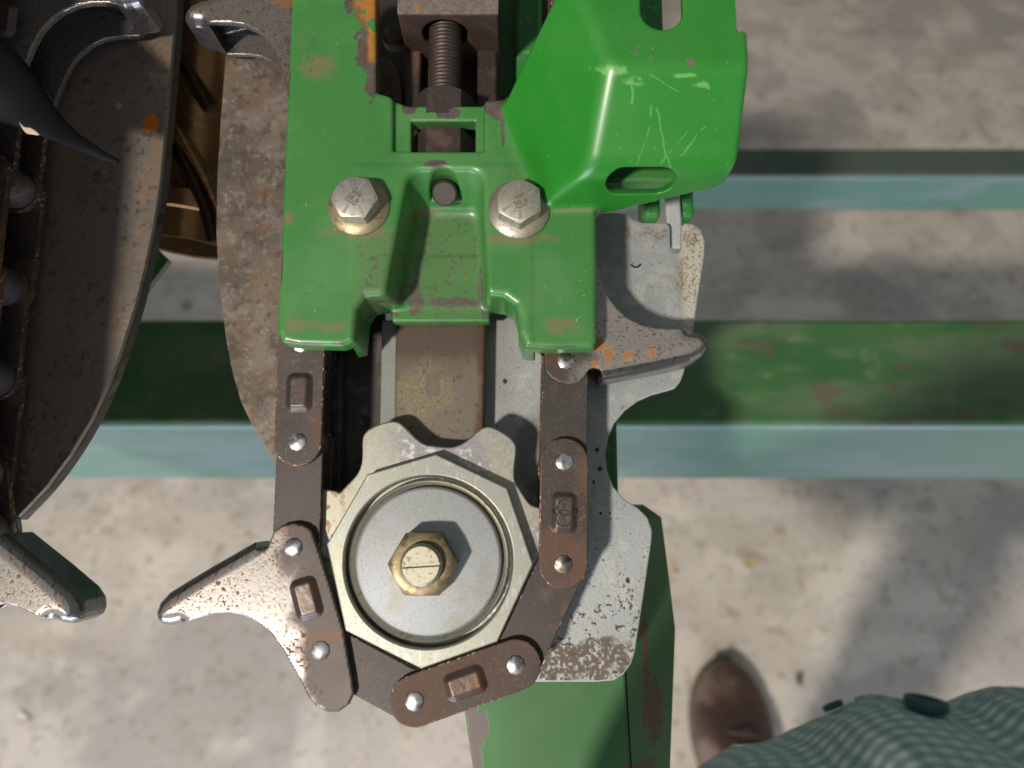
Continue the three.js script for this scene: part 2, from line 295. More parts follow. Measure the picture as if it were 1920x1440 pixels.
// ---------------------------------------------------------------- green cast frame of the row unit
const Sx = (x, y, w) => { const p = D(x, y, w); return [p[0] + 0.8 * w, p[1] + 0.8 * w]; };
const MM = (px, w = 0) => px * (300 - w) / FPX;       // rough length of so many photo pixels at height w
const frameBase = D(830, 500, 2);
const frame = deckThing('row_unit_frame', frameBase, 'bright green cast frame with two flanged bolts and a raised box on its right', 'cast frame');
{
  const W1 = 14;
  const outline = DP([[552, -70], [545, 0], [539, 150], [531, 330], [524, 500], [518, 590], [519, 622], [529, 641], [560, 647], [640, 649], [664, 640], [667, 610], [670, 578], [684, 557], [722, 553], [912, 553], [945, 557], [966, 572], [972, 595], [973, 622], [985, 651], [1040, 654], [1114, 652], [1119, 640], [1119, 500], [1118, 395], [1118, -70]], W1);
  const core = DP([[650, 300], [645, 646], [664, 640], [667, 610], [670, 578], [684, 557], [722, 553], [912, 553], [945, 557], [966, 572], [972, 595], [973, 622], [985, 650], [1008, 652], [1008, 300]], W1);
  const lip = DP([[722, 480], [735, 604], [918, 604], [918, 480]], -9);
  const cav = DP([[704, -90], [706, 172], [733, 180], [763, 190], [903, 190], [908, 186], [956, 186], [1052, 0], [1090, -90]], W1);
  const pOut = polySD(outline), pCore = polySD(core), pLip = polySD(lip), pCav = polySD(cav);
  const recess = polySD(DP([[740, 150], [740, 290], [908, 290], [908, 150]], 10)), pocket = polySD(DP([[773, 234], [773, 294], [892, 294], [892, 234]], 8));
  const mid = D(840, 480, 4);
  const tl = plane(D(745, 430, 14), D(722, 553, 14), D(769, 500, -9), mid), tr = plane(D(905, 345, 14), D(913, 553, 14), D(907, 500, -9), mid), tt = plane(D(770, 318, 14), D(890, 318, 14), D(835, 396, -9), mid);
  const plug = D(833, 357, 6);
  // raised box
  const hin = D(1200, 250, 25);
  const hp = [plane(D(1110, 115, 58), D(1410, 115, 58), D(1200, 0, 58), hin), plane(D(1115, 120, 58), D(1410, 120, 58), D(1240, 325, 37), hin), plane(D(1100, 325, 37), D(1390, 318, 37), D(1150, 391, 12), hin), plane(D(1115, 60, 58), D(1098, 318, 37), D(955, 240, 14), hin), (x) => x - 85, plane(D(1396, 300, 37), D(1330, 362, 12), D(1386, 322, 37), hin)];
  const step = D(1396, 58, 58);
  const A1 = D(956, 187, 14), A2 = D(1052, 0, 44), cutN = [A2[1] - A1[1], -(A2[0] - A1[0])], cl = Math.hypot(...cutN);
  const cut = (x, y) => -((x - A1[0]) * cutN[0] + (y - A1[1]) * cutN[1]) / cl;
  const hoodOut = (x, y, w) => { let d = hp[0](x, y, w); d = smax(d, hp[1](x, y, w), 2); d = smax(d, hp[2](x, y, w), 5); d = smax(d, hp[3](x, y, w), 3.5); d = smax(d, hp[4](x), 2.5); d = smax(d, hp[5](x, y, w), 4); return d; };
  const slotA = D(1241, 18, 58), ovA = D(1168, 341, 30), ovB = D(1234, 341, 30);
  const hood = (x, y, w) => {
    const o = hoodOut(x, y, w); let d = smax(o, cut(x, y), 1.5); d = Math.max(d, 8 + Math.max(0, x - 38) * 0.42 - w);
    d = Math.max(d, Math.min(81 - x, step[1] - y) < 0 && x > 81 && y > step[1] ? Math.min(x - 81, y - step[1]) : -9);
    d = Math.max(d, -Math.max(o + 4, -9 + 0 * w));                                                    // hollow, open below
    const sl = Math.hypot(x - slotA[0], Math.min(y - slotA[1], 0)) - 7.6; d = smax(d, -Math.max(sl, 40 - w), 1.2);
    const px = clamp(x, ovA[0], ovB[0]), ov = Math.hypot(x - px, (y - ovA[1]) * 0.55 + (w - 30) * 0.75) - 6.6; d = smax(d, -Math.max(ov, o - 0.1 > 0 ? 0 : -9), 1.0);
    return d;
  };
  const bodySD = (x, y, w) => {
    let d = slab(pOut(x, y), w, 3, W1, 2.2);
    d = smin(d, slab(pCore(x, y) + Math.max(0, w + 16) * 0.05, w, -16, W1, 2.2), 1.5);
    d = smax(d, -Math.max(recess(x, y), 11 - w), 2);
    d = smax(d, -smax(smax(smax(tl(x, y, w), tr(x, y, w), 5), tt(x, y, w), 6), -9 - w, 4), 2.5);
    d = smin(d, slab(pLip(x, y), w, -16, -8.9, 1.2), 1.2);
    d = smax(d, -pocket(x, y), 1.2);
    d = smax(d, -Math.max(Math.hypot(x - plug[0], y - plug[1]) - 6.6, -3 - w), 1);
    d = smax(d, -pCav(x, y), 1.8);
    return d;
  };
  const sd = (x, y, w) => smin(bodySD(x, y, w), hood(x, y, w), 4);
  const full = net(sd, [-104, 52, -17.5], [88, 262, 60.5], 1.0);
  const [hg, bg] = splitBy(full, (x, y, w) => hood(x, y, w) < bodySD(x, y, w));
  // paint: chips to bare metal, rust blooms, dust and specks
  const M = (x, y, rx, ry, w = 14) => [...Sx(x, y, w), MM(rx, w), MM(ry, w)];
  const chips = [M(692, -10, 44, 66), M(690, 90, 24, 50), M(700, 150, 15, 44), M(752, 195, 18, 22), M(935, 205, 24, 28), M(834, 214, 22, 12, 12), M(815, 306, 22, 9), M(915, 203, 14, 14), M(944, 240, 5, 40), M(575, 648, 26, 4), M(545, 642, 10, 5), M(630, 646, 12, 4), M(527, 500, 3, 30), M(540, 160, 3, 40), M(1060, 652, 30, 3)];
  const floorChips = [M(903, 540, 7, 40, -9), M(850, 566, 52, 10, -9), M(908, 585, 5, 20, -9), M(780, 560, 14, 34, -9)];
  const dustRust = [M(617, 614, 30, 12), M(553, 610, 22, 14), M(541, 410, 18, 14), M(600, 125, 34, 26), M(1048, 612, 30, 16), M(1078, 391, 44, 9, 15), M(670, 434, 64, 14), M(972, 448, 62, 12)];
  const orange = [M(694, -10, 30, 70), M(700, 80, 12, 50)];
  const green = rgb(56, 120, 54);
  const paintMat = surface(-92, 58, 76, 285, 5.2, 0.10, (x, y, o) => {
    const a = fbm(x / 26, y / 26, 201, 4), b = fbm(x / 2.2, y / 2.2, 205, 3), c = fbm(x / 7, y / 7, 209, 4);
    o.c = green.slice(); lerp3(o.c, rgb(84, 132, 76), ss(0.38, 0.7, a) * 0.6); lerp3(o.c, rgb(96, 118, 70), ss(0.58, 0.8, c) * 0.25);
    o.r = 0.36 + 0.16 * a; o.m = 0; o.h = 0.6 + (b - 0.5) * 0.16;
    const dust = vn(x / 0.9, y / 0.9, 230); if (dust > 0.965) lerp3(o.c, rgb(190, 200, 170), ss(0.965, 0.99, dust) * 0.9); if (dust < 0.02) lerp3(o.c, rgb(26, 54, 26), 0.7);
    for (const q of dustRust) { const k = patch(x, y, ...q, 0.7, 0.5, 240, 0.3) * (0.35 + 0.5 * b); lerp3(o.c, rgb(128, 100, 72), k); o.r += 0.25 * k; }
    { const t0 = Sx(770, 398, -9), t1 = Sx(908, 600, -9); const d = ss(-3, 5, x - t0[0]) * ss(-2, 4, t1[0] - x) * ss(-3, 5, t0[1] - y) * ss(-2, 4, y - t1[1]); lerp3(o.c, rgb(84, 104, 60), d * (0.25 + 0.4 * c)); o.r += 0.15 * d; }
    let k = 0; for (const q of chips) k = Math.max(k, patch(x, y, ...q, 0.6, 0.05, 221, 0.25));
    for (const q of floorChips) k = Math.max(k, patch(x, y, ...q, 0.5, 0.16, 228, 0.4) * 0.85);
    const sp = ss(0.62, 0.7, fbm(x / 1.8, y / 1.8, 235, 4)) * ss(-4, 8, Sx(770, 380, -9)[1] - y) * ss(-2, 4, x - Sx(770, 480, -9)[0]) * ss(-2, 4, Sx(908, 480, -9)[0] - x); k = Math.max(k, sp * 0.6);
    if (k > 0) { const g = fbm(x / 2, y / 2, 225, 4); const bare = BARE.slice(); lerp3(bare, rgb(80, 73, 70), g); lerp3(bare, RUST, ss(0.55, 0.75, fbm(x / 5, y / 5, 226, 3)) * 0.6); for (const q of orange) lerp3(bare, rgb(206, 136, 48), patch(x, y, ...q, 0.45, 0.3, 227, 0.3) * (0.5 + 0.5 * g)); lerp3(o.c, bare, k); o.m = 0.4 * k; o.r = mix(o.r, 0.55, k); o.h -= 0.35 * k; }
  }, { mat: { clearcoat: 0.4, clearcoatRoughness: 0.25 } });
  const scr = [[[1225, 205], [1232, 330], 1.0], [[1305, 245], [1262, 300], 1.1], [[1200, 245], [1170, 320], 0.8], [[1270, 255], [1215, 320], 0.7], [[1190, 160], [1200, 190], 1.6], [[1230, 135], [1290, 165], 1.0], [[1215, 200], [1225, 215], 1.0]].map(([a, b, w]) => [Sx(...a, 52), Sx(...b, 46), w]);
  const scuff = [[1150, 130, 40, 10], [1210, 150, 30, 12], [1315, 160, 14, 9], [1205, 90, 9, 10], [1290, 140, 26, 5], [1265, 190, 5, 12], [1300, 195, 4, 12]].map(([x, y, a, b]) => M(x, y, a, b, 54));
  const bareB = [[1297, 116, 8, 9], [1195, 98, 5, 6], [1223, 108, 4, 5]].map(([x, y, a, b]) => M(x, y, a, b, 57));
  const hoodMat = surface(-20, 75, 140, 300, 5.2, 0.05, (x, y, o) => {
    const a = fbm(x / 30, y / 30, 251, 4), c = fbm(x / 5, y / 5, 257, 4);
    o.c = rgb(36, 122, 36); lerp3(o.c, rgb(56, 128, 50), ss(0.4, 0.7, a) * 0.5);
    o.r = 0.30 + 0.14 * a; o.m = 0; o.h = 0.6;
    const dust = vn(x / 0.8, y / 0.8, 260); if (dust > 0.975) lerp3(o.c, rgb(170, 200, 150), 0.7);
    let k = 0; for (const [p, q, w] of scr) { const ex = q[0] - p[0], ey = q[1] - p[1], t = clamp(((x - p[0]) * ex + (y - p[1]) * ey) / (ex * ex + ey * ey)), d = Math.hypot(x - p[0] - ex * t + (c - 0.5) * 1.6, y - p[1] - ey * t); k = Math.max(k, (1 - ss(w * 0.1, w * 0.36, d)) * (0.35 + 0.5 * fbm(x / 3, y / 3, 263, 3))); }
    for (const q of scuff) k = Math.max(k, patch(x, y, ...q, 0.9, 0.35, 264, 0.5) * ss(0.4, 0.6, c) * 0.7);
    k = Math.max(k, ss(0.66, 0.74, fbm(x / 4, y / 11, 266, 4)) * 0.3 * ss(20, 0, x));
    lerp3(o.c, rgb(120, 172, 96), k); o.r += 0.3 * k;
    for (const q of bareB) { const b = patch(x, y, ...q, 0.5, 0.1, 268, 0.6); lerp3(o.c, BARE, b); o.h -= 0.3 * b; }
  }, { mat: { clearcoat: 0.5, clearcoatRoughness: 0.22 } });
  part('body', bg, paintMat, frame); part('raised_box', hg, hoodMat, frame, 0.8, 'glossy green raised box with slot and oval opening');
  { const q = D(1200, 368, 18); part('inner_tab', box(q[0] - 17, q[1] + 9, 0, q[0] + 17, q[1] + 22, 12, 2), tint(paintMat, 0.9), frame); const e = D(1222, 20, 0); part('inner_rail', box(e[0] - 8, e[1] - 40, -8, e[0] + 4, e[1] + 40, 4, 1), greenTile, frame); }
  // flanged hexagon bolts with strength marks
  const font = await new FontLoader().loadAsync('fonts/droid/droid_sans_bold.typeface.json');
  const words = (t, size, h) => { const g = new TextGeometry(t, { font, size, depth: h, curveSegments: 3 }); g.computeBoundingBox(); const b = g.boundingBox; return g.translate(-(b.min.x + b.max.x) / 2, -(b.min.y + b.max.y) / 2, 0); };
  const bolt = (x, y, turn, txt, yel, mark) => {
    const c = D(x, y, 15.5), b = partGroup('flange_bolt', frame);
    part('flange', lathe([[8, 16.9], [9.5, 16.7], [11.9, 15.6], [12.5, 15.2], [12.6, 14.6], [12.2, 13.9]], c, 64), yel ? tint(brassZinc, 1.1, 1.12, 1.12) : tint(zinc, 0.86, 0.80, 0.74), b);
    part('head', hexHead(c, 16.6, 16, 24.2, turn), zinc, b);
    const g = joined(words(txt[0], 2.0, 0.5).translate(0.4, 1.7, 0), words(txt[1], 2.3, 0.5).translate(0, -1.2, 0), new THREE.BoxGeometry(5.6, 0.45, 0.5).translate(0, -3.1, 0.25));
    g.scale(0.92, 0.92, 1).rotateZ(mark).translate(c[0], c[1], 24.0); part('strength_mark', g, tint(zinc, 0.72, 0.69, 0.6), b);
  };
  bolt(672, 385, -0.05, ['NW', '10.9'], true, -0.6); bolt(973, 391, 0.56, ['BM', '10.9'], false, 0.35);
  // plug in the sloping end of the trough
  part('plug', lathe([[0.01, 1.2], [4.6, 1.2], [5.3, 0.6], [5.6, -9]], [0, 0]).rotateX(0.62).translate(plug[0], plug[1] - 0.3, 3.6), tint(steelSmooth, 1.1, 1.08, 1), frame);
  // cast characters on the left arm, read from the side
  const cast = [['0', 580, 74], ['N', 578, 92], ['4', 577, 112], ['n', 577, 132]].map(([t, x, y]) => { const p = D(x, y, 14); return words(t, 3.6, 0.35).rotateZ(-Math.PI / 2).scale(1.15, 0.95, 1).translate(p[0], p[1], 13.85); });
  part('cast_mark', joined(...cast), paintMat, frame);
}

const padSteel = surface(0, 0, T, T, 4, 0.1, (x, y, o) => {
  const f = F(x, y, 70, 152, 3), n = F(x, y, 30, 151);
  o.c = rgb(106, 97, 92); lerp3(o.c, rgb(80, 72, 68), n); lerp3(o.c, rgb(112, 78, 58), ss(0.55, 0.72, F(x, y, 40, 156)) * 0.6); o.r = 0.3 + 0.2 * n; o.m = 0.65; o.h = f;
}, { tile: true });
const rollerSteel = tint(steelSmooth, 1.7, 1.72, 1.75);
// ---------------------------------------------------------------- gathering chains
// pressed finger link: a channel of two finger plates joined by a rolled leading edge
const PITCH = 41.4, LUG0 = D(550, 1026, 0), LUG1 = D(601, 1220, 0);
const lugPx = [[552, 980], [570, 984], [584, 993], [600, 1038], [624, 1113], [644, 1180], [660, 1270], [664, 1300], [654, 1322], [634, 1336], [612, 1336], [592, 1326], [578, 1308], [562, 1276], [529, 1217], [504, 1184], [480, 1166], [455, 1154], [425, 1149], [396, 1152], [350, 1166], [312, 1176], [295, 1175], [285, 1166], [283, 1152], [290, 1132], [308, 1113], [375, 1072], [471, 1017], [474, 1027], [482, 1033], [494, 1032], [502, 1026], [507, 1010], [514, 995], [530, 984]];
const [rollGeo, lugGeo] = (() => {
  const P = polySD(DP(lugPx, 0)), L = lineDist(DP([[330, 1172], [312, 1176], [295, 1175], [285, 1166], [283, 1152], [290, 1132], [308, 1113], [375, 1072], [471, 1017]], 0)), H = 27;
  const sd = (x, y, w) => {
    const p = P(x, y), l = L(x, y), R = 6.5, b = Math.abs(w + H / 2) - H / 2;
    let d = slab(p, w, -H, 0, 0.7);
    const q = Math.hypot(Math.max(R - l, 0), Math.max(b + R, 0)) - R; if (l < R && p < 0) d = Math.max(d, q);
    const hollow = Math.max(-(l - 3.2), b + 3.1); d = Math.max(d, -hollow);
    return d;
  };
  return splitBy(net(sd, [-154, -86, -28], [-58, -2, 3], 0.8), (x, y, w) => w < -0.9 && w > -26.4 && L(x, y) < 7.5 && P(x, y) > -6);
})();
const ang = Math.atan2(LUG1[1] - LUG0[1], LUG1[0] - LUG0[0]);
// bare bright finger going over to brown link steel, spotted with rust
function lugSurface(sd, orangeSpots, rustAmt) {
  return surface(-158, -112, -56, 4, 5, 0.05, (x, y, o) => {
    const p = DP0(x, y), f = fbm(x / 1.1, y / 1.1, sd, 3), a = fbm(x / 7, y / 7, sd + 3, 4);
    const s = p + (a - 0.5) * 16, bare = ss(4, -7, s);
    o.c = rgb(90, 82, 78); lerp3(o.c, rgb(74, 67, 64), a); o.r = 0.52; o.m = 0.5; lerp3(o.c, RUST, ss(0.56, 0.74, fbm(x / 10, y / 10, sd + 9, 4)) * 0.5);
    lerp3(o.c, rgb(164, 160, 155), bare * (0.8 + 0.2 * f)); o.m = mix(o.m, 0.55, bare); o.r = mix(o.r, 0.27, bare);
    const rs = ss(0.66 - rustAmt, 0.76 - rustAmt, vn(x / 0.75, y / 0.75, sd + 14) * 0.6 + fbm(x / 2.6, y / 2.6, sd + 16, 3) * 0.4) * ss(0.34, 0.56, fbm(x / 11, y / 11, sd + 19, 3)) * ss(7, 0, s);
    lerp3(o.c, rgb(112, 70, 42), rs * 0.85); o.m *= 1 - 0.8 * rs; o.r = mix(o.r, 0.7, rs);
    const dk = ss(0.74, 0.86, vn(x / 0.8, y / 0.8, sd + 23)) * ss(9, 3, s); lerp3(o.c, rgb(66, 58, 52), dk * 0.45);
    for (const q of orangeSpots) { const k = patch(x, y, q[0], q[1], q[2], q[3], 0.8, 0.3, sd + 25, 0.5); lerp3(o.c, rgb(150, 92, 44), k * 0.8); o.m *= 1 - k; o.r = mix(o.r, 0.7, k); }
    o.h = 0.5 + (f - 0.5) * 0.4 - rs * 0.3;
  });
}
const linkLine = [DP([[538, 1040]])[0], DP([[596, 1300]])[0]];
function DP0(x, y) { const [a, b] = linkLine, ex = b[0] - a[0], ey = b[1] - a[1], l = Math.hypot(ex, ey); return ((x - a[0]) * -ey + (y - a[1]) * ex) / l + 2; }   // millimetres to the finger side are negative
const lugMatA = lugSurface(301, [], 0.03), lugMatB = lugSurface(351, [[-110, -27, 2.2, 2], [-103, -24, 2, 3.4], [-96, -27, 3.4, 2.6], [-92, -31, 3, 3.4], [-119, -31, 1.5, 1.5], [-99, -19, 1.6, 2]], -0.03), lugMatShaded = tint(lugSurface(341, [[-98, -24, 9, 3]], -0.05), 0.6, 0.57, 0.54);  // the last one is darkened, shade on the top fingers put into colour
uvFor(lugGeo, lugMatA, 0.8);
const polished = surface(0, 0, T, T, 3, 0, (x, y, o) => { const f = F(x, y, 120, 171, 3), n = F(x, y, 12, 172); o.c = rgb(150, 150, 152); lerp3(o.c, rgb(116, 112, 110), n); lerp3(o.c, rgb(86, 62, 46), ss(0.68, 0.8, f) * 0.6); o.r = 0.2 + 0.15 * n; o.m = 0.85; }, { tile: true });
uvFor(rollGeo, polished, 0.8);
// chain built link after link; pins are photo points of the strand surveyed at w = 0
const across = (a, b) => Math.atan2(b[1] - a[1], b[0] - a[0]);
function rivet(p, w, parent, m, r = 4.1) { const t = rnd() * 0.5; part('rivet', lathe([[0.01, w + 1.0 + t * 0.3], [r * 0.62, w + 1.0], [r * 0.86, w + 0.6], [r * 0.95, w - 0.2]], p, 9), m, parent); }
// pressed pad: a domed block running out into the plate in a small fillet
function padGeo(c, a, w, h = 2.1) {
  const g = new THREE.BoxGeometry(18, 11.5, 1, 36, 24, 1), p = g.attributes.position;
  for (let i = 0; i < p.count; i++) { const x = p.getX(i), y = p.getY(i), ex = Math.max(Math.abs(x) - 5.0, 0), ey = Math.max(Math.abs(y) - 2.2, 0), d = Math.hypot(ex, ey); p.setZ(i, p.getZ(i) > 0 ? h * (1 - ss(0.6, 3.4, d)) + 0.03 - 0.25 * ss(3.2, 3.8, d) : -2); }
  g.computeVertexNormals(); g.rotateZ(a); g.translate(c[0], c[1], w); return g;
}
function outerLink(chain, a, b, w = 0, opt = {}) {
  const g = partGroup('outer_link', chain), R = 9.7, st = stadium(a, b, R, 14), an = across(a, b), c = [(a[0] + b[0]) / 2, (a[1] + b[1]) / 2];
  const m = opt.mat || steelDark, mats = [m, opt.edge || steelEdge];
  part('plate', plate(st, w - 3.2, w, 0.5), mats, g); part('plate', plate(st, w - 27, w - 23.9, 0.4), mats, g);
  part('embossed_pad', padGeo(c, an, w), opt.pad || padSteel, g);
  if (opt.emblem) {
    const y = new THREE.Group(), gs = [];
    for (const [dx, dy, r] of [[1.9, -0.2, 3.0], [-2.2, 0, 3.2]]) { const t = new THREE.TorusGeometry(r, 0.28, 5, 28); t.translate(dx, dy, 0); gs.push(t); }
    gs.push(new THREE.BoxGeometry(8.4, 0.36, 0.3).rotateZ(0.42).translate(-2.2, 0.3, 0), new THREE.TorusGeometry(0.8, 0.25, 5, 12).translate(0.2, 4.0, 0), new THREE.TorusGeometry(0.8, 0.25, 5, 12).translate(0.2, -3.9, 0));
    gs.push(new TextGeometry('R', { font: emblemFont, size: 2.0, depth: 0.3, curveSegments: 2 }).rotateZ(-Math.PI / 2).translate(1.6, 0.8, -0.1));
    const e = joined(...gs).rotateZ(an).translate(c[0], c[1], w + 2.05); part('emblem', e, tint(steelSmooth, 0.8), g);
  }
  const rm = tint(rivetSteel, opt.rivet ?? 1); rivet(a, w, g, rm); rivet(b, w, g, rm); return g;
}
function stadiumBox(c, a, hx, hy) { return [[-hx, -hy], [hx, -hy], [hx, hy], [-hx, hy]].map(([x, y]) => [c[0] + x * Math.cos(a) - y * Math.sin(a), c[1] + x * Math.sin(a) + y * Math.cos(a)]); }
function innerLink(chain, a, b, w = 0, m = steelSmooth, rollers = true) {
  const g = partGroup('inner_link', chain), st = stadium(a, b, 9.5, 12), mats = [m, tint(steelEdge, 0.7)];
  part('plate', plate(st, w - 6.4, w - 3.4, 0.4), mats, g); part('plate', plate(st, w - 23.7, w - 20.8, 0.4), mats, g);
  for (const p of [a, b]) part('roller', lathe([[8.1, w - 20.7], [8.3, w - 20.2], [8.3, w - 7], [8.1, w - 6.5]], p, 32), rollerSteel, g);
  return g;
}
// finger link laid so that its two pins fall on a and b; flip mirrors it for strands of the other hand
function fingerLink(chain, a, b, w, mat, flip, rivetTint = 1) {
  const g = partGroup('finger_link', chain), bs = baseOf(chain);
  for (const [name, geo, mm] of [['finger_plate', lugGeo, mat], ['rolled_edge', rollGeo, tint(polished, rivetTint)]]) {
  const q = geo.clone();
  q.translate(-LUG0[0], -LUG0[1], 0); q.rotateZ(-ang);
  if (flip) { q.scale(1, -1, 1); const I = q.index.array; for (let i = 0; i < I.length; i += 3) { const t = I[i]; I[i] = I[i + 1]; I[i + 1] = t; } }
  q.rotateZ(across(a, b)); q.translate(a[0], a[1], w);
  q.translate(-bs[0], -bs[1], -bs[2]); q.scale(0.001, 0.001, 0.001);
  const m = new THREE.Mesh(q, mm); m.name = name; m.castShadow = m.receiveShadow = true; g.add(m);
  }
  part('embossed_pad', padGeo([(a[0] + b[0]) / 2, (a[1] + b[1]) / 2], across(a, b), w), tint(padSteel, rivetTint), g);
  const rm = tint(rivetSteel, rivetTint); rivet(a, w, g, rm); rivet(b, w, g, rm);
  return g;
}
const emblemFont = await new FontLoader().loadAsync('fonts/droid/droid_sans_bold.typeface.json');
const chain = deckThing('gathering_chain', D(777, 1315, -14), 'brown steel gathering chain running round the sprocket with two pressed fingers', 'chain');
{
  const d = (x, y) => D(x, y, 0), up = (p, q, n) => [p[0] + (q[0] - p[0]) * n, p[1] + (q[1] - p[1]) * n, 0];
  const L0 = d(550, 1026), L1 = d(558, 829), L2 = d(565, 645), R0 = d(1056, 1058), R1 = d(1058, 866), R2 = d(1061, 677);
  const Lp = (n) => up(L1, L2, n), Rp = (n) => up(R1, R2, n);
  const B1 = d(601, 1220), B2 = d(777, 1315), B3 = d(967, 1247);
  fingerLink(chain, L0, B1, 0, lugMatA, false);
  innerLink(chain, L1, L0); innerLink(chain, B1, B2); innerLink(chain, B3, R0); innerLink(chain, R1, R2);
  outerLink(chain, L1, L2, 0, {});
  outerLink(chain, B2, B3, 0, { mat: tint(steelDark, 0.98, 0.95, 0.93), pad: tint(padSteel, 1.15, 0.98, 0.9) });
  outerLink(chain, R0, R1, 0, { mat: tint(steelDark, 1.02, 0.96, 0.92), pad: tint(padSteel, 1.1, 1.1, 1.08), emblem: true });
  fingerLink(chain, R2, Rp(2), 0, lugMatB, false);
  innerLink(chain, Rp(2), Rp(3)); outerLink(chain, Rp(3), Rp(4)); innerLink(chain, Rp(4), Rp(5)); outerLink(chain, Rp(5), Rp(6));
  innerLink(chain, L2, Lp(2)); outerLink(chain, Lp(2), Lp(3), 0); innerLink(chain, Lp(3), Lp(4));
  fingerLink(chain, Lp(5), Lp(4), 0, lugMatShaded, false);
}

// ---------------------------------------------------------------- idler sprocket with bearing cap, nut and spindle
const spk = deckThing('idler_sprocket', D(805, 1050, -16), 'zinc coloured chain sprocket with round cap and hexagon nut at its centre', 'sprocket');
{
  const c = D(803, 1051, 0), hub = DP([[817, 851], [951, 915], [1000, 1058], [933, 1204], [790, 1255], [647, 1183], [612, 1020], [688, 889]], 0);
  const wt = -7, tp = [];
  const th = (a, list) => list.forEach(([r, t]) => tp.push([c[0] + r * Math.cos((a + t) * DEG), c[1] + r * Math.sin((a + t) * DEG)]));
  const val = [85.6, 34.5, -10, -53, -97, -141, 174, 137.5];
  for (let i = 0; i < 8; i++) {                        // valley, then the tooth that follows it clockwise
    const a = val[i], b = i < 7 ? val[i + 1] : val[0], n = ((a - b) % 360 + 360) % 360;
    th(a, [[46.0, 4], [45.8, -1], [46.3, -6], [48.4, -n * 0.20], [52, -n * 0.262], [55.5, -n * 0.305], [58, -n * 0.345], [59.2, -n * 0.41], [59, -n * 0.57], [57.6, -n * 0.64], [55.2, -n * 0.68], [52, -n * 0.725], [48.4, -n * 0.79], [46.3, -n + 7]]);
  }
  const pl = smooth(tp, 3);
  const toothMat = surface(c[0] - 66, c[1] - 80, c[0] + 66, c[1] + 66, 5, 0.05, (x, y, o) => {
    const u = x + 5.6 - c[0], v = y + 5.6 - c[1], r = Math.hypot(u, v), a = Math.atan2(v, u) / DEG, f = fbm(x / 1.2, y / 1.2, 401, 3), b = fbm(x / 9, y / 9, 404, 3);
    o.c = rgb(168, 168, 158); lerp3(o.c, rgb(168, 162, 136), ss(0.4, 0.65, b) * 0.4);
    const worn = ss(0.25, 0.5, Math.sin((a - 62) * DEG * 3.2) * 0.5 + b) * ss(60, 50, r) * (1 - ss(100, 118, a) * ss(140, 128, a));
    lerp3(o.c, rgb(150, 148, 150), worn * 0.8); lerp3(o.c, rgb(214, 214, 218), worn * ss(0.55, 0.75, fbm(u / 2, v / 2, 409, 4)) * 0.7);
    lerp3(o.c, rgb(110, 76, 50), ss(0.55, 0.7, fbm(x / 3, y / 3, 411, 4)) * ss(-30, -44, u) * 0.7);
    o.r = 0.36 + 0.16 * f; o.m = 0.8; o.h = 0.5 + 0.12 * Math.sin(r * 6) * ss(90, 110, a) * ss(150, 125, a);
  });
  part('tooth_ring', plate(pl, -21, wt, 0.7, [ngon(c, 30, 40, 0)], 3), toothMat, spk);
  const hubMat = surface(c[0] - 46, c[1] - 46, c[0] + 46, c[1] + 46, 7, 0, (x, y, o) => {
    const f = fbm(x / 0.4, y / 0.4, 421, 2), b = fbm(x / 8, y / 8, 424, 4);
    o.c = rgb(160, 162, 153); lerp3(o.c, rgb(170, 166, 140), ss(0.42, 0.62, b) * 0.4 * ss(30, -30, (x - c[0]) + (y - c[1]))); lerp3(o.c, rgb(120, 116, 104), ss(0.62, 0.9, f) * 0.5); lerp3(o.c, rgb(200, 198, 188), ss(0.62, 0.75, fbm(x / 1.5, y / 6, 428, 3)) * 0.4);
    o.r = 0.36 + 0.2 * f; o.m = 0.72; o.h = f;
  });
  part('hub_plate', plate(hub, -6.9, -0.4, 0.6, [ngon(c, 33.6, 96, 0)]), hubMat, spk);
  part('bearing_ring', lathe([[33.7, -0.5], [33.4, -0.8], [33.2, -7.5], [32.0, -7.5], [31.9, -3.6], [31.4, -3.2], [30.6, -3.5], [29.9, -4.3], [29.0, -4.6]], c, 96), tint(zinc, 0.8, 0.8, 0.72), spk);
  part('cap', lathe([[0.01, -0.4], [27.6, -0.4], [28.2, -0.7], [28.8, -1.6], [29.0, -2.2], [29.3, -8]], c, 96), zincFrost, spk);
  const n = D(798, 1054, 0);
  part('nut', hexHead(n, 23.2, -0.9, 11.6, 0, 8.2), tint(brassZinc, 0.78, 0.76, 0.72), spk);
  part('stud', lathe([[0.01, 15.2], [7.0, 15.2], [7.9, 14.4], [8.0, 14.2], [7.4, 13.8], [8.0, 13.2], [7.4, 12.7], [8.0, 12.1], [7.4, 11.6], [8, 11], [8, 4]], n, 40), zinc, spk);
  const sl = plate(stadiumBox(n, 0.06, 7.0, 3.2), 15.0, 15.9, 0.3), sl2 = null;
  const half = (s) => { const pts = []; for (let i = 0; i <= 16; i++) { const t = Math.PI * (0.03 + 0.94 * i / 16); pts.push([n[0] + 7.1 * Math.cos(t), n[1] + s * (7.1 * Math.sin(t))]); } if (s < 0) pts.reverse(); return plate(pts, 15.0, 16.3, 0.25); };
  part('slotted_end', turned(joined(half(1), half(-1)), 0.06, n), tint(zinc, 1.02, 1.0, 0.92), spk);
}

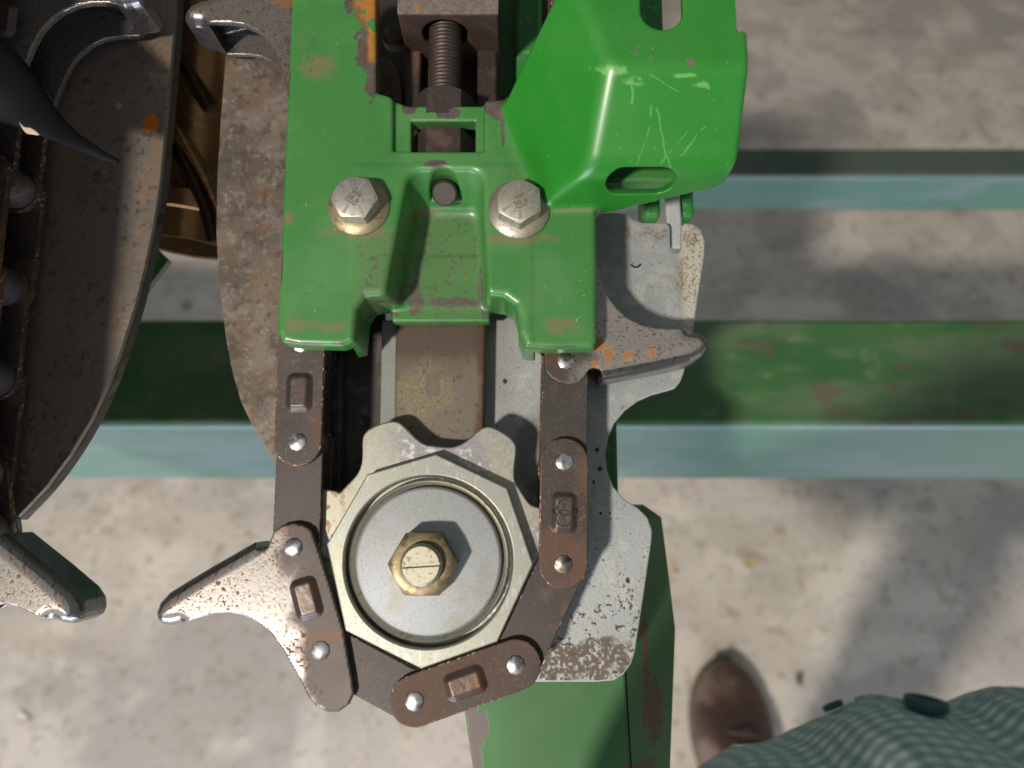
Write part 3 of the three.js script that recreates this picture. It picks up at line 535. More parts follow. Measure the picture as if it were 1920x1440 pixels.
// ---------------------------------------------------------------- guide bar, zinc deck plate, tensioner
{
  const t = deckThing('guide_bar', D(825, 700, -30), 'flat brown steel bar with a rubbed brassy patch above the sprocket', 'steel bar');
  const q = DP([[744, 560], [742, 640], [738, 900], [905, 900], [910, 640], [912, 560]], -18);
  const bar = surface(q[2][0] - 30, q[2][1] - 30, q[4][0] + 4, q[0][1] + 4, 6, 0, (x, y, o) => {
    const f = fbm(x / 0.45, y / 0.45, 501, 2), a = fbm(x / 8, y / 8, 503, 4), y0 = Sx(800, 690, -18)[1], y1 = Sx(800, 660, -18)[1], cx = Sx(800, 720, -18);
    o.c = rgb(86, 74, 64); lerp3(o.c, rgb(118, 112, 101), ss(y1 + 4, y0 - 6, y + (a - 0.5) * 14) * 0.8);
    lerp3(o.c, rgb(150, 136, 92), patch(x, y, Sx(795, 735, -18)[0], Sx(795, 735, -18)[1], 12.5, 11, 0.5, 0.45, 509, 0.25) * ss(0.35, 0.7, f) * 0.75);
    const gx = Sx(812, 722, -18), in1 = Math.abs(x - gx[0]) < 3 && Math.abs(y - gx[1]) < 5; if (in1) lerp3(o.c, rgb(108, 98, 88), 0.7);
    lerp3(o.c, rgb(82, 56, 46), ss(Sx(885, 700, -18)[0], Sx(905, 700, -18)[0], x + (a - 0.5) * 5) * 0.8); lerp3(o.c, rgb(60, 50, 44), ss(0.66, 0.8, fbm(x / 1.6, y / 1.6, 511, 3)) * 0.4);
    o.r = 0.5 + 0.1 * a; o.m = 0.45; o.h = f;
  });
  part('bar', plate(q, -30, -18, 1.0), bar, t);
  const side = DP([[716, 600], [710, 900], [741, 900], [745, 600]], -23); part('side_lip', plate(side, -29, -23, 0.8), tint(zincFrost, 0.62, 0.61, 0.58), t);
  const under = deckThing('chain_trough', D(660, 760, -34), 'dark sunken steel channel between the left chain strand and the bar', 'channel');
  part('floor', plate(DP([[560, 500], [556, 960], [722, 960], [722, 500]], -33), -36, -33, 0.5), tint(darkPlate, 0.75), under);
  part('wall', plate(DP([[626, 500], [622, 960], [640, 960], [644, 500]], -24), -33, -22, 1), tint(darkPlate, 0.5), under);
}
const zincPlate = deckThing('zinc_deck_plate', D(1150, 900, -31), 'pale zinc coated deck plate with curved cut-outs under the right chain strand', 'deck plate');
{
  const W = -29, px = [[884, 560], [1120, 400], [1150, 398], [1176, 400], [1188, 412], [1204, 417], [1250, 418], [1256, 424], [1257, 466], [1262, 474], [1270, 475], [1277, 468], [1278, 424], [1284, 418], [1300, 420], [1314, 430], [1322, 450], [1321, 480], [1315, 520], [1308, 565], [1302, 610], [1290, 668], [1282, 700], [1276, 716], [1266, 728], [1250, 733], [1224, 740], [1196, 752], [1172, 770], [1152, 794], [1140, 822], [1135, 852], [1139, 885], [1150, 912], [1170, 936], [1196, 952], [1214, 970], [1223, 994], [1222, 1014], [1208, 1110], [1191, 1222], [1184, 1244], [1170, 1264], [1152, 1276], [1120, 1279], [980, 1279], [884, 1240]];
  const pts = DP(px, W), P = (x, y, rx, ry) => [...Sx(x, y, W), MM(rx, W), MM(ry, W)];
  const spots = [[1119, 843, 4, 4], [1125, 879, 4, 4], [1113, 904, 2, 4], [1126, 963, 3, 3], [1144, 962, 2, 3], [1177, 1088, 4, 5], [947, 715, 4, 5]].map((q) => P(...q));
  const mould = [P(1075, 1242, 90, 30), P(1130, 1225, 60, 26), P(1020, 1250, 40, 20)], tanD = [P(1297, 450, 12, 20), P(1230, 438, 24, 10), P(1174, 432, 8, 16), P(1275, 520, 9, 30)];
  const edgeD = [[-1, 0]];
  const zm = surface(-54, -150, 92, 112, 4.5, 0.06, (x, y, o) => {
    const f = fbm(x / 0.8, y / 0.8, 601, 3), b = fbm(x / 5, y / 5, 604, 4), a = fbm(x / 22, y / 22, 607, 3), g = vn(x / 1.05, y / 1.05, 612), u = x + 23.2, v = y + 23.2;
    o.c = rgb(176, 181, 182); lerp3(o.c, rgb(152, 157, 158), a); lerp3(o.c, rgb(192, 191, 182), ss(0.5, 0.7, b) * 0.5);
    const lowSpeck = ss(-8, -60, v), den = mix(0.80, 0.56, lowSpeck * ss(0.2, 0.55, b));
    lerp3(o.c, rgb(66, 60, 54), ss(den, den + 0.1, fbm(x / 1.25, y / 1.25, 615, 3)) * 0.85); lerp3(o.c, rgb(70, 64, 58), ss(0.90, 0.95, g) * 0.4);
    const rightBand = ss(MM(1290 - 960, W) - 2, MM(1300 - 960, W), u) * ss(55, 70, v); lerp3(o.c, rgb(214, 210, 192), rightBand * 0.7); lerp3(o.c, rgb(122, 106, 84), rightBand * ss(0.55, 0.75, fbm(x / 0.9, y / 0.9, 618, 2)) * 0.6);
    const left = ss(8, -6, u) * ss(20, 55, v); lerp3(o.c, rgb(120, 118, 112), left * (0.25 + 0.4 * b));
    const dk = patch(x, y, ...P(1000, 850, 30, 78), 0.35, 0.4, 621, 0.2) * 0.55; lerp3(o.c, rgb(96, 96, 92), dk);
    let m = 0; for (const q of mould) m = Math.max(m, patch(x, y, ...q, 0.55, 0.2, 623, 0.3)); m *= ss(0.28, 0.5, fbm(x / 1.1, y / 1.1, 626, 3)) * 0.92; lerp3(o.c, rgb(98, 84, 70), m);
    for (const q of tanD) lerp3(o.c, rgb(140, 116, 88), patch(x, y, ...q, 0.8, 0.5, 629, 0.5) * ss(0.35, 0.6, f) * 0.75);
    for (const q of spots) lerp3(o.c, rgb(44, 40, 36), patch(x, y, ...q, 0.5, 0.3, 631, 1) * 0.9);
    o.m = 0.5 * (1 - m); o.r = 0.44 + 0.2 * f + 0.2 * m; o.h = f - 0.2 * m;
  });
  const gmat = [zm, tint(zincFrost, 0.95)];
  part('sheet', plate(pts, W - 3, W, 0.7), gmat, zincPlate);
  // stamped dimple and a hooked burr on the upper lobe
  const dp = D(1192, 492, W); part('dimple', new THREE.TorusGeometry(2.3, 0.5, 6, 20, 2.4).rotateZ(Math.PI + 0.4).translate(dp[0], dp[1], W + 0.1), dark, zincPlate);
  // the tongue that rises through the slot, with the green lugs behind it
  const k = deckThing('hinge_clip', D(1262, 420, -40), 'white coated tongue between two small green lugs at the slotted plate corner', 'clip');
  const tongue = D(1264, 400, -33); part('tongue', turned(box(tongue[0] - 3.6, tongue[1] - 17, -36, tongue[0] + 3.6, tongue[1] + 28, -33.5, 1.2), 0.03, tongue), tint(zincFrost, 1.1), k);
  for (const [x, x1] of [[1206, 1234], [1272, 1296]]) { const a = D(x, 412, -42), b = D(x1, 330, -42); part('lug', box(a[0], a[1], -58, b[0], b[1], -38, 2.5), greenTile, k); }
}
{
  const t = deckThing('chain_tensioner', D(835, 120, -8), 'rusty tensioner block with threaded rod and two hexagon nuts above the bolts', 'tensioner');
  const rust = tint(steelDark, 0.8, 0.72, 0.68), cx = D(833, 180, 0)[0], fr = D(840, 24, 13), l0 = D(745, 20, 13)[0], l1 = D(934, 20, 13)[0];
  const hole = [cx, 0];
  const rodW = -1;
  // block: front face towards the viewer's feet, bored for the rod
  const face = new THREE.Shape([[l0, -30], [l1, -30], [l1, 13], [l0, 13]].map((p) => new THREE.Vector2(p[0], p[1]))); const hp = new THREE.Path(); hp.absarc(cx, rodW, 10.2, 0, Math.PI * 2, true); face.holes.push(hp);
  const bg = new THREE.ExtrudeGeometry(face, { depth: 60, bevelEnabled: true, bevelSize: 0.8, bevelThickness: 0.8, bevelOffset: -0.8, bevelSegments: 2, curveSegments: 16 });
  bg.rotateX(Math.PI / 2); bg.scale(1, -1, 1); { const p = bg.attributes.position; for (let i = 0; i < p.count; i++) p.setY(i, p.getY(i)); }
  // rotateX turned depth into -y; the mirrored copy runs up the deck from the front face
  { const I = bg.attributes; for (const n of ['position', 'normal']) { const a = I[n]; for (let i = 0; i < a.count; i++) { a.setZ(i, a.getZ(i)); } } for (let i = 0; i < I.position.count; i += 3) for (const a of Object.values(I)) { for (let c = 0; c < a.itemSize; c++) { const q = a.getComponent(i + 1, c); a.setComponent(i + 1, c, a.getComponent(i + 2, c)); a.setComponent(i + 2, c, q); } } }
  bg.translate(0, fr[1], 0); bg.computeVertexNormals();
  const blockMat = surface(l0 - 20, fr[1] - 40, l1 + 20, fr[1] + 90, 4, 0.2, (x, y, o) => {
    const f = fbm(x / 1.2, y / 1.2, 701, 3), a = fbm(x / 6, y / 6, 704, 4), top = ss(fr[1] + 9.6, fr[1] + 10.6, y);
    o.c = rgb(72, 58, 52); lerp3(o.c, rgb(104, 78, 62), ss(0.5, 0.7, a) * 0.6); lerp3(o.c, rgb(150, 140, 132), top * (0.35 + 0.5 * f)); lerp3(o.c, rgb(196, 118, 44), top * ss(0.5, 0.6, a) * ss(l0 + 24, l0 + 12, x)); o.r = 0.6; o.m = 0.3; o.h = f;
  });
  part('block', bg, blockMat, t);
  const v0 = D(835, 112, -12)[1], v1 = D(835, 206, -12)[1];
  part('leg', box(D(757, 150, -12)[0], v1 - 8, -34, D(788, 150, -12)[0], fr[1] + 2, -13, 1.5), rust, t); part('leg', box(D(893, 150, -12)[0], v1 - 8, -34, D(932, 150, -12)[0], fr[1] + 2, -13, 1.5), rust, t);
  part('web', box(D(780, 150, -24)[0], v1 - 8, -34, D(900, 150, -24)[0], fr[1] + 2, -25, 1.5), tint(rust, 0.7), t);
  // threaded rod along v
  const prof = [], y0 = D(835, 300, rodW)[1], y1 = fr[1] + 16; for (let y = y0; y < y1; y += 0.5) prof.push([y < y0 + 0.6 ? 6 : 7.05 + 0.42 * Math.sin((y - y0) / 1.75 * Math.PI * 2), y]);
  const rg = new THREE.LatheGeometry(prof.map((p) => new THREE.Vector2(p[0], p[1])), 32); rg.translate(cx, 0, rodW);
  part('threaded_rod', rg, tint(steelSmooth, 1.0, 0.86, 0.78), t);
  const along = (g, vy) => g.rotateX(-Math.PI / 2).translate(cx, vy, rodW);
  part('nut', along(hexHead([0, 0], 24.5, 0, 12.5, 0.1, 7.2), D(835, 214, 10)[1]), tint(steelSmooth, 1.08, 0.97, 0.9), t);
  part('nut', along(hexHead([0, 0], 24.5, 0, 13.5, -0.08, 7.2).rotateX(Math.PI).translate(0, 0, 13.5), D(832, 296, 10)[1]), tint(steelSmooth, 1.02, 0.9, 0.84), t);
  // side flange seen at the left of the gap
  const s = deckThing('inner_flange', D(726, 160, -20), 'dirty brown rounded flange in the dark gap left of the tensioner', 'flange');
  part('flange', plate(smooth(DP([[690, 130], [722, 104], [742, 118], [752, 150], [750, 200], [690, 210]], -16), 4), -30, -16, 2), tint(rustPlate, 0.62, 0.55, 0.48), s);
  part('backing', plate(DP([[690, -90], [690, 230], [1060, 230], [1075, -90]], -62), -66, -62, 1), dark, s);  // dark sheet added so the gap reads as black shade
  part('boss', lathe([[0.01, -24], [5, -24], [6, -25], [6, -30]], D(738, 62, -24), 24), tint(darkPlate, 0.8), s);
  // green back plate and the smear of grease on it
  const b = deckThing('green_back_plate', D(985, 90, -36), 'green painted rail behind the gap between tensioner and raised box', 'rail');
  part('rail', plate(DP([[968, -80], [968, 215], [1016, 215], [1016, -80]], -30), -44, -30, 1.5), greenTile, b); part('web', plate(DP([[930, -80], [930, 215], [975, 215], [975, -80]], -44), -48, -44, 1), greenDull, b);  // darker web paints in the shadow over the left half
  const gr = deckThing('grease_smear', D(955, 140, -40), 'glossy dark green lump of grease beside the tensioner block', 'grease');
  const gd = [[950, 178, 9], [955, 150, 10], [948, 120, 8], [962, 128, 7], [957, 100, 7], [966, 165, 8], [950, 95, 5], [970, 185, 7], [945, 195, 6]].map(([x, y, r]) => [...D(x, y, -40), MM(r * 1.3, -40)]);
  part('smear', net((x, y, w) => { let d = 9; for (const q of gd) d = smin(d, Math.hypot(x - q[0], y - q[1], (w + 40) * 0.8) - q[3], 1.2); return d + (fbm(x / 1.6 + w / 2, y / 1.6, 733, 3) - 0.5) * 2.6; }, [-10, 150, -48], [12, 200, -32], 0.6), grease, gr);
}
// ---------------------------------------------------------------- rusty stripper plate left of the frame, stalk rolls, neighbouring row
{
  const W = -31, t = deckThing('stripper_plate', D(480, 500, W - 4), 'rust mottled steel plate with curved edge just left of the green frame', 'deck plate');
  const c = [[424, -60], [423, 100], [413, 230], [407, 330], [405, 430], [408, 500], [415, 570], [424, 640], [436, 700], [452, 755], [478, 808], [512, 862], [545, 905], [600, 930], [620, 900], [620, -60]];
  part('sheet', plate(DP(c, W), W - 3, W, 0.5), [rustPlate, tint(rustPlate, 1.15)], t);
  const e = smooth(DP(c.slice(0, 13), W), 3, false), inn = e.map((p, i) => { const a = e[Math.max(i - 1, 0)], b = e[Math.min(i + 1, e.length - 1)], l = Math.hypot(b[0] - a[0], b[1] - a[1]); return [p[0] - (b[1] - a[1]) / l * 2.4, p[1] + (b[0] - a[0]) / l * 2.4]; });
  part('turned_edge', plate([...e, ...inn.reverse()], W - 8, W - 3.1, 0.3), tint(rustPlate, 0.8), t);
}
{
  const W = -31, t = deckThing('stripper_plate', D(180, 450, W - 4), 'dark stained steel plate of the neighbouring row with an orange rust spot', 'deck plate');
  const c = [[331, -60], [329, 20], [318, 150], [309, 250], [299, 350], [286, 430], [270, 505], [252, 575], [228, 650], [203, 718], [172, 785], [130, 855], [85, 915], [28, 975], [-40, 1000], [-60, 1000], [-60, -60]];
  const pl = surface(-300, -130, -120, 210, 3.6, 0.08, (x, y, o) => {
    const n = fbm(x / 40, y / 40, 801, 4), f = fbm(x / 1.5, y / 1.5, 803, 3), r = ss(0.45, 0.72, fbm(x / 16, y / 16, 805, 5));
    o.c = rgb(142, 132, 122); lerp3(o.c, rgb(112, 104, 96), n); lerp3(o.c, rgb(118, 96, 74), r * 0.6); lerp3(o.c, rgb(136, 126, 112), ss(0.55, 0.8, fbm(x / 3, y / 3, 807, 4)) * 0.35); lerp3(o.c, rgb(60, 46, 38), ss(0.58, 0.75, fbm(x / 2.4, y / 2.4, 809, 4)) * 0.4 * ss(0.4, 0.6, fbm(x / 20, y / 20, 814, 3)));
    const q = Sx(283, 232, W); lerp3(o.c, rgb(190, 112, 38), patch(x, y, q[0], q[1], 3.9, 5.0, 0.22, 0.12, 811, 0.5)); const q2 = Sx(245, 345, W); lerp3(o.c, rgb(170, 160, 140), patch(x, y, q2[0] - 9, q2[1] + 40, 1.4, 1.8, 0.5, 0.3, 812, 1) * 0.8);
    o.r = 0.4 + 0.2 * r; o.m = 0.6; o.h = f;
  });
  part('sheet', plate(DP(c, W), W - 3, W, 0.5), [pl, tint(zinc, 0.55, 0.53, 0.5)], t);
  const e = smooth(DP(c.slice(0, 14), W), 3, false), inn = e.map((p, i) => { const a = e[Math.max(i - 1, 0)], b = e[Math.min(i + 1, e.length - 1)], l = Math.hypot(b[0] - a[0], b[1] - a[1]); return [p[0] + (b[1] - a[1]) / l * 2.6, p[1] - (b[0] - a[0]) / l * 2.6]; });
  part('turned_edge', plate([...e, ...inn.reverse()], W - 9, W - 3.1, 0.3), tint(darkPlate, 0.85), t);
  const cl = deckThing('grain_husk', D(112, 170, W), 'tiny pale husk flake lying on the dark plate of the neighbouring row', 'husk');
  const h0 = D(112, 170, W + 1); part('flake', lathe([[0.01, W + 1.6], [1.3, W + 1.0], [1.5, W + 0.2]], h0, 7), plain(0.22, 0.19, 0.13, 0.8), cl);
}
{
  // neighbouring chain strand: mirrored links seen from their inner side
  const t = deckThing('gathering_chain', D(20, 500, -14), 'dark rusty chain strand of the neighbouring row at the left edge', 'chain');
  const ux = D(-36, 400, 0)[0], ys = [1062, 888, 704, 531, 346, 166, -15, -196].map((y) => D(-36, y, -13)[1]), p = (i) => [ux + (i === 0 ? 3 : 0), ys[i], 0];
  const dk = tint(steelDark, 0.95, 0.88, 0.84), ed = tint(steelEdge, 0.8, 0.7, 0.6);
  fingerLink(t, p(6), p(5), 0, lugMatShaded, true, 0.8);
  innerLink(t, p(5), p(4), 0, dk); outerLink(t, p(4), p(3), 0, { mat: dk, edge: ed, rivet: 0.7 }); innerLink(t, p(3), p(2), 0, dk); outerLink(t, p(2), p(1), 0, { mat: dk, edge: ed, rivet: 0.7 });
  const q0 = D(-86, 1000, 0), q1 = D(-178, 1170, 0);
  innerLink(t, p(1), q0, 0, dk); fingerLink(t, q0, q1, 0, lugMatA, true, 0.8);
}
{
  const t = deckThing('stalk_roll', D(365, 440, -100), 'bronze brown fluted stalk roll in the gap between the two deck plates', 'roll');
  const c = D(352, 460, -92), r = 27, L = 150, g = new THREE.LatheGeometry([[r - 3.5, 0], [r - 3.5, -1], [r, -1.5], [r, 14], [r + 1.5, 15], [r + 1.5, 24], [r, 26], [r, L]].map(([a, b]) => new THREE.Vector2(a, b)), 48);
  const gi = new THREE.LatheGeometry([[r - 4, L], [r - 4, -1]].map(([a, b]) => new THREE.Vector2(a, b)), 48);
  const place = (q) => q.rotateZ(-0.10).rotateX(0.10).translate(c[0], c[1], c[2]);
  part('tube', toCreasedNormals(place(joined(g, gi)), 0.6), tint(bronze, 1.5, 1.45, 1.35), t);
  const r0 = r, ridge = (px, w, r, m) => part('flute', new THREE.TubeGeometry(new THREE.CatmullRomCurve3(px.map(([x, y]) => { const q = D(x, y, w), dv = q[1] - c[1], uc = c[0] + dv * 0.1, h = Math.sqrt(Math.max(4, (r0 + 0.5) ** 2 - (q[0] - uc) ** 2)); return new THREE.Vector3(q[0], q[1], c[2] + dv * 0.1 + h); })), 40, r, 10), m, t);
  ridge([[270, 196], [310, 228], [342, 262], [370, 304], [392, 352], [402, 400], [404, 440]], -68, 4.2, tint(bronze, 1.35, 1.25, 1.1));
  ridge([[280, 236], [316, 268], [346, 302], [370, 346], [386, 392], [392, 440]], -68, 4.4, tint(bronze, 0.18));
  ridge([[300, 120], [336, 134], [364, 156], [386, 186], [404, 214]], -68, 4.4, tint(bronze, 0.18));
  const b = deckThing('stalk_roll', D(300, 300, -110), 'shadowed second stalk roll under the dark neighbouring plate', 'roll');
  const c2 = D(262, 420, -96); const g2 = new THREE.CylinderGeometry(24, 24, 150, 40).translate(0, 75, 0); part('tube', g2.rotateZ(-0.02).rotateX(0.1).translate(c2[0], c2[1], c2[2]), tint(bronze, 0.7), b);
  const k = deckThing('green_guard', D(292, 500, -75), 'small bent green guard corner below the neighbouring plate edge', 'guard');
  part('guard', plate(DP([[262, 440], [296, 468], [317, 488], [262, 560]], -70), -74, -70, 0.6), [greenDull, tint(zinc, 0.5)], k);
}
// ---------------------------------------------------------------- green support channel below the sprocket
{
  const t = deckThing('support_arm', D(1060, 1380, -60), 'green support arm with chipped paint below the sprocket and zinc plate', 'support arm');
  const W = -48, P = (x, y, rx, ry, w = W) => [...Sx(x, y, w), MM(rx, w), MM(ry, w)];
  const chip = [P(896, 1370, 18, 32), P(885, 1330, 14, 30), P(893, 1430, 9, 40)], rustC = [P(1216, 1330, 22, 40, -55), P(1205, 1250, 9, 60, -55), P(1206, 1190, 9, 40, -55), P(1190, 1425, 26, 16, -52)];
  const m = surface(-70, -235, 44, -20, 4, 0.1, (x, y, o) => {
    const a = fbm(x / 20, y / 20, 901, 4), f = fbm(x / 1.4, y / 1.4, 904, 3);
    o.c = rgb(52, 116, 56); lerp3(o.c, rgb(74, 128, 74), ss(0.4, 0.7, a) * 0.5); o.r = 0.4 + 0.15 * a; o.m = 0; o.h = 0.6;
    lerp3(o.c, rgb(60, 84, 50), ss(-16 - 4, 6, x + 38) * 0.45);
    let k = 0; for (const q of chip) k = Math.max(k, patch(x, y, ...q, 0.5, 0.05, 907, 0.3)); lerp3(o.c, rgb(100, 90, 88), k); o.h -= 0.3 * k; o.m = 0.3 * k;
    let r = 0; for (const q of rustC) r = Math.max(r, patch(x, y, ...q, 0.6, 0.2, 909, 0.4)); lerp3(o.c, rgb(108, 66, 48), r * (0.6 + 0.4 * f)); o.r = mix(o.r, 0.75, r); o.h += r * (f - 0.5) * 0.6;
    if (vn(x / 1, y / 1, 912) > 0.975) lerp3(o.c, rgb(120, 96, 64), 0.6);
  });
  const front = DP([[840, 930], [866, 1300], [895, 1500], [1186, 1500], [1172, 1250], [1150, 930]], W);
  part('face', plate(front, W - 5, W, 1.2), m, t);
  // side flange folded back along the right edge
  const a = DP([[1150, 930], [1172, 1250], [1186, 1500]], W), pts = [], idx = [], far = [[1206, 946, -92], [1240, 970, -92], [1254, 1080, -84], [1266, 1180, -80], [1254, 1500, -70]].map((q) => D(...q));
  const near = far.map((q, i) => { const y = q[1], k = clamp((a[0][1] - y) / (a[2][1] - a[0][1] || -1)); return [mix(a[0][0], a[2][0], clamp((y - a[0][1]) / (a[2][1] - a[0][1]))) + 1, y, W - 1.2]; });
  for (let i = 0; i < far.length; i++) { pts.push(...near[i], ...far[i], near[i][0] - 2, near[i][1], near[i][2] - 4, far[i][0] - 3, far[i][1], far[i][2] - 3); }
  for (let i = 0; i < far.length - 1; i++) { const q = i * 4; idx.push(q, q + 4, q + 1, q + 1, q + 4, q + 5, q + 2, q + 3, q + 6, q + 3, q + 7, q + 6, q + 1, q + 5, q + 3, q + 5, q + 7, q + 3); }
  const g = new THREE.BufferGeometry(); g.setAttribute('position', new THREE.Float32BufferAttribute(pts, 3)); g.setIndex(idx); g.computeVertexNormals();
  const rs = [[1222, 1330, 20, 50], [1208, 1250, 7, 50], [1206, 1195, 8, 30], [1200, 1425, 22, 16]].map(([x, y, rx, ry]) => { const q = D(x, y, -66); return [q[0], q[1], MM(rx, -66), MM(ry, -66)]; });
  const m2 = surface(30, -230, 100, -10, 4, 0.1, (x, y, o) => {
    const a = fbm(x / 20, y / 20, 931, 4), f = fbm(x / 1.4, y / 1.4, 934, 3); o.c = rgb(48, 96, 48); lerp3(o.c, rgb(70, 104, 62), ss(0.4, 0.7, a) * 0.6); o.r = 0.42; o.h = 0.5;
    let r = 0; for (const q of rs) r = Math.max(r, patch(x, y, ...q, 0.6, 0.2, 937, 0.4)); lerp3(o.c, rgb(110, 70, 54), r * (0.5 + 0.5 * f)); o.r = mix(o.r, 0.8, r); o.h += r * (f - 0.5);
  });
  part('side_flange', toCreasedNormals(g, 0.5), m2, t, 0);
  const gn = deckThing('green_bracket', D(1140, 880, -70), 'narrow green bracket edge showing behind the zinc plate waist', 'bracket');
  part('bracket', box(D(1060, 800, -62)[0], D(1100, 985, -62)[1], -80, D(1157, 800, -62)[0], D(1100, 760, -62)[1], -62, 2), greenDull, gn);
}
// ---------------------------------------------------------------- square frame tubes
// the front faces carry the cool door daylight, painted in as bluish green
function doorLitFace(k) { return surface(0, 0, 1500, 400, 0.8, 0, (x, y, o) => { const a = fbm(x / 90, y / 30, 1051 + k, 4), b = fbm(x / 26, y / 9, 1055, 4); o.c = rgb(78, 108, 98); lerp3(o.c, rgb(96, 114, 114), ss(0.4, 0.7, a) * 0.8); lerp3(o.c, rgb(66, 106, 88), ss(0.45, 0.7, b) * 0.5); o.r = 0.38; o.m = 0; }, { tile: true, mat: { clearcoat: 0.3, clearcoatRoughness: 0.4 } }); }
function tube(label, yTop, yb, yf, yu, dusty = 0) {
  const b = G(960, yb, yTop), f = G(960, yf, yTop), k = -(yu - 720) / FPX, d = fwd.clone().addScaledVector(upv, k), bot = 1.2 + d.y * ((f.z) / d.z), h = yTop - bot, w = f.z - b.z;
  const t = worldThing('frame_tube', new THREE.Vector3(0.1, bot, (b.z + f.z) / 2), label, 'frame tube', undefined);
  const S = 3.0, uvm = surface(0, 0, 1500, 400, 1.1, 0, (x, y, o) => {
    const a = fbm(x / 60, y / 40, 1001 + yf, 5), c = fbm(x / 16, y / 16, 1004 + yf, 4), f2 = fbm(x / 5, y / 5, 1007, 3);
    o.c = rgb(60, 104, 58); lerp3(o.c, rgb(98, 114, 88), ss(0.42, 0.66, a) * 0.75); lerp3(o.c, rgb(44, 92, 46), ss(0.5, 0.7, fbm(x / 90, y / 30, 1012, 4)) * 0.5); lerp3(o.c, rgb(120, 136, 100), ss(0.55, 0.8, fbm(x / 40, y / 14, 1018, 4)) * 0.35);
    lerp3(o.c, rgb(78, 84, 82), dusty); const r = ss(0.68, 0.74, fbm(x / 34, y / 20, 1015, 4)); lerp3(o.c, rgb(100, 84, 72), r * 0.6); lerp3(o.c, rgb(130, 140, 104), ss(0.66, 0.85, c) * 0.4);
    o.r = 0.42 + 0.2 * a; o.m = 0;
  }, { tile: true, mat: { clearcoat: 0.35, clearcoatRoughness: 0.35 } });
  const g = new RoundedBoxGeometry(S, h, w, 4, Math.min(0.007, h * 0.12)); const p = g.attributes.position, uv = g.attributes.uv;
  for (let i = 0; i < p.count; i++) uv.setXY(i, (p.getX(i) + 1.5) / 1.5, (p.getZ(i) - p.getY(i) * 1.0 + 0.1) / 0.4);
  g.translate(0, h / 2, 0); const doorLit = doorLitFace(yf), m = new THREE.Mesh(g, [uvm, uvm, uvm, uvm, doorLit, uvm]); m.name = 'tube'; m.castShadow = m.receiveShadow = true; t.add(m); return t;
}
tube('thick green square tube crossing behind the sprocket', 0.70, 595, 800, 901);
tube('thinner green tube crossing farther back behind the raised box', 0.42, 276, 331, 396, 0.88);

// ---------------------------------------------------------------- black plastic divider point reaching in from the left
{
  const t = deckThing('crop_divider', D(40, 200, 34), 'black plastic divider point tapering over the dark neighbouring plate', 'divider point');
  const ctr = [[-420, -60, 60, 120], [-240, 36, 52, 112], [-120, 96, 46, 104], [-50, 134, 42, 92], [5, 168, 38, 74], [55, 204, 34, 46], [100, 238, 28, 27], [145, 266, 22, 15], [188, 289, 18, 10], [222, 304, 16, 6]];
  const pts = ctr.map(([x, y, w]) => new THREE.Vector3(...D(x, y, w))), cv = new THREE.CatmullRomCurve3(pts, false, 'centripetal'), n = 60, m = 28, pos = [], idx = [];
  for (let i = 0; i <= n; i++) {
    const s = i / n, q = s * (ctr.length - 1), k = Math.min(Math.floor(q), ctr.length - 2), f = q - k, c = cv.getPoint(s), tg = cv.getTangent(s), hw = MM(mix(ctr[k][3], ctr[k + 1][3], f), mix(ctr[k][2], ctr[k + 1][2], f));
    const side = new THREE.Vector3(-tg.y, tg.x, 0).normalize();
    for (let j = 0; j < m; j++) { const a = j / m * 2 * Math.PI, ca = Math.cos(a), sa = Math.sin(a); const y = Math.sign(sa) * Math.pow(Math.abs(sa), 0.8); pos.push(c.x + side.x * hw * ca, c.y + side.y * hw * ca, c.z + hw * 0.32 * y + (1 - ca * ca) * hw * 0.1); }
  }
  for (let i = 0; i < n; i++) for (let j = 0; j < m; j++) { const a = i * m + j, b = i * m + (j + 1) % m; idx.push(a, b, a + m, b, b + m, a + m); }
  const e = pos.length / 3; pos.push(...cv.getPoint(1).toArray()); for (let j = 0; j < m; j++) idx.push(n * m + j, n * m + (j + 1) % m, e);
  const g = new THREE.BufferGeometry(); g.setAttribute('position', new THREE.Float32BufferAttribute(pos, 3)); g.setIndex(idx); g.computeVertexNormals(); g.setAttribute('uv', new THREE.Float32BufferAttribute(new Float32Array(pos.length / 3 * 2), 2));
  part('point', g, blackPlastic, t);
  // its body, unseen past the left edge, shaped to shade the left side
  const shadeBodyNet = net((x, y, w) => { const k = ss(-150, 0, y), ru = mix(50, 105, k), rw = mix(60, 95, k), d = (Math.pow(Math.pow(Math.abs((x + 330) / ru), 3) + Math.pow(Math.abs((w - 40) / rw), 3), 1 / 3) - 1) * 50; return smax(d, Math.max(-150 - y, y - 230), 20); }, [-450, -160, -70], [-215, 240, 150], 5);
  part('shade_shell', shadeBodyNet, blackPlastic, t);
  part('hood', box(-900, 170, 34, -240, 640, 150, 30), blackPlastic, t);  // unseen block added to shade the upper floor
  const h = deckThing('dry_leaf_flake', D(55, 245, 48), 'small pale dry leaf flake stuck on the black plastic point', 'leaf flake');
  const c = D(55, 245, 50); part('flake', plate(smooth([[-4, 3.4], [-2, 1.4], [0.4, 1], [3.6, -1.4], [0.6, -1.2], [-1.4, -0.6]], 3).map((p) => [p[0] + c[0], p[1] + c[1]]), 49.4, 50.2, 0.2), plain(0.55, 0.45, 0.3, 0.8), h);
}
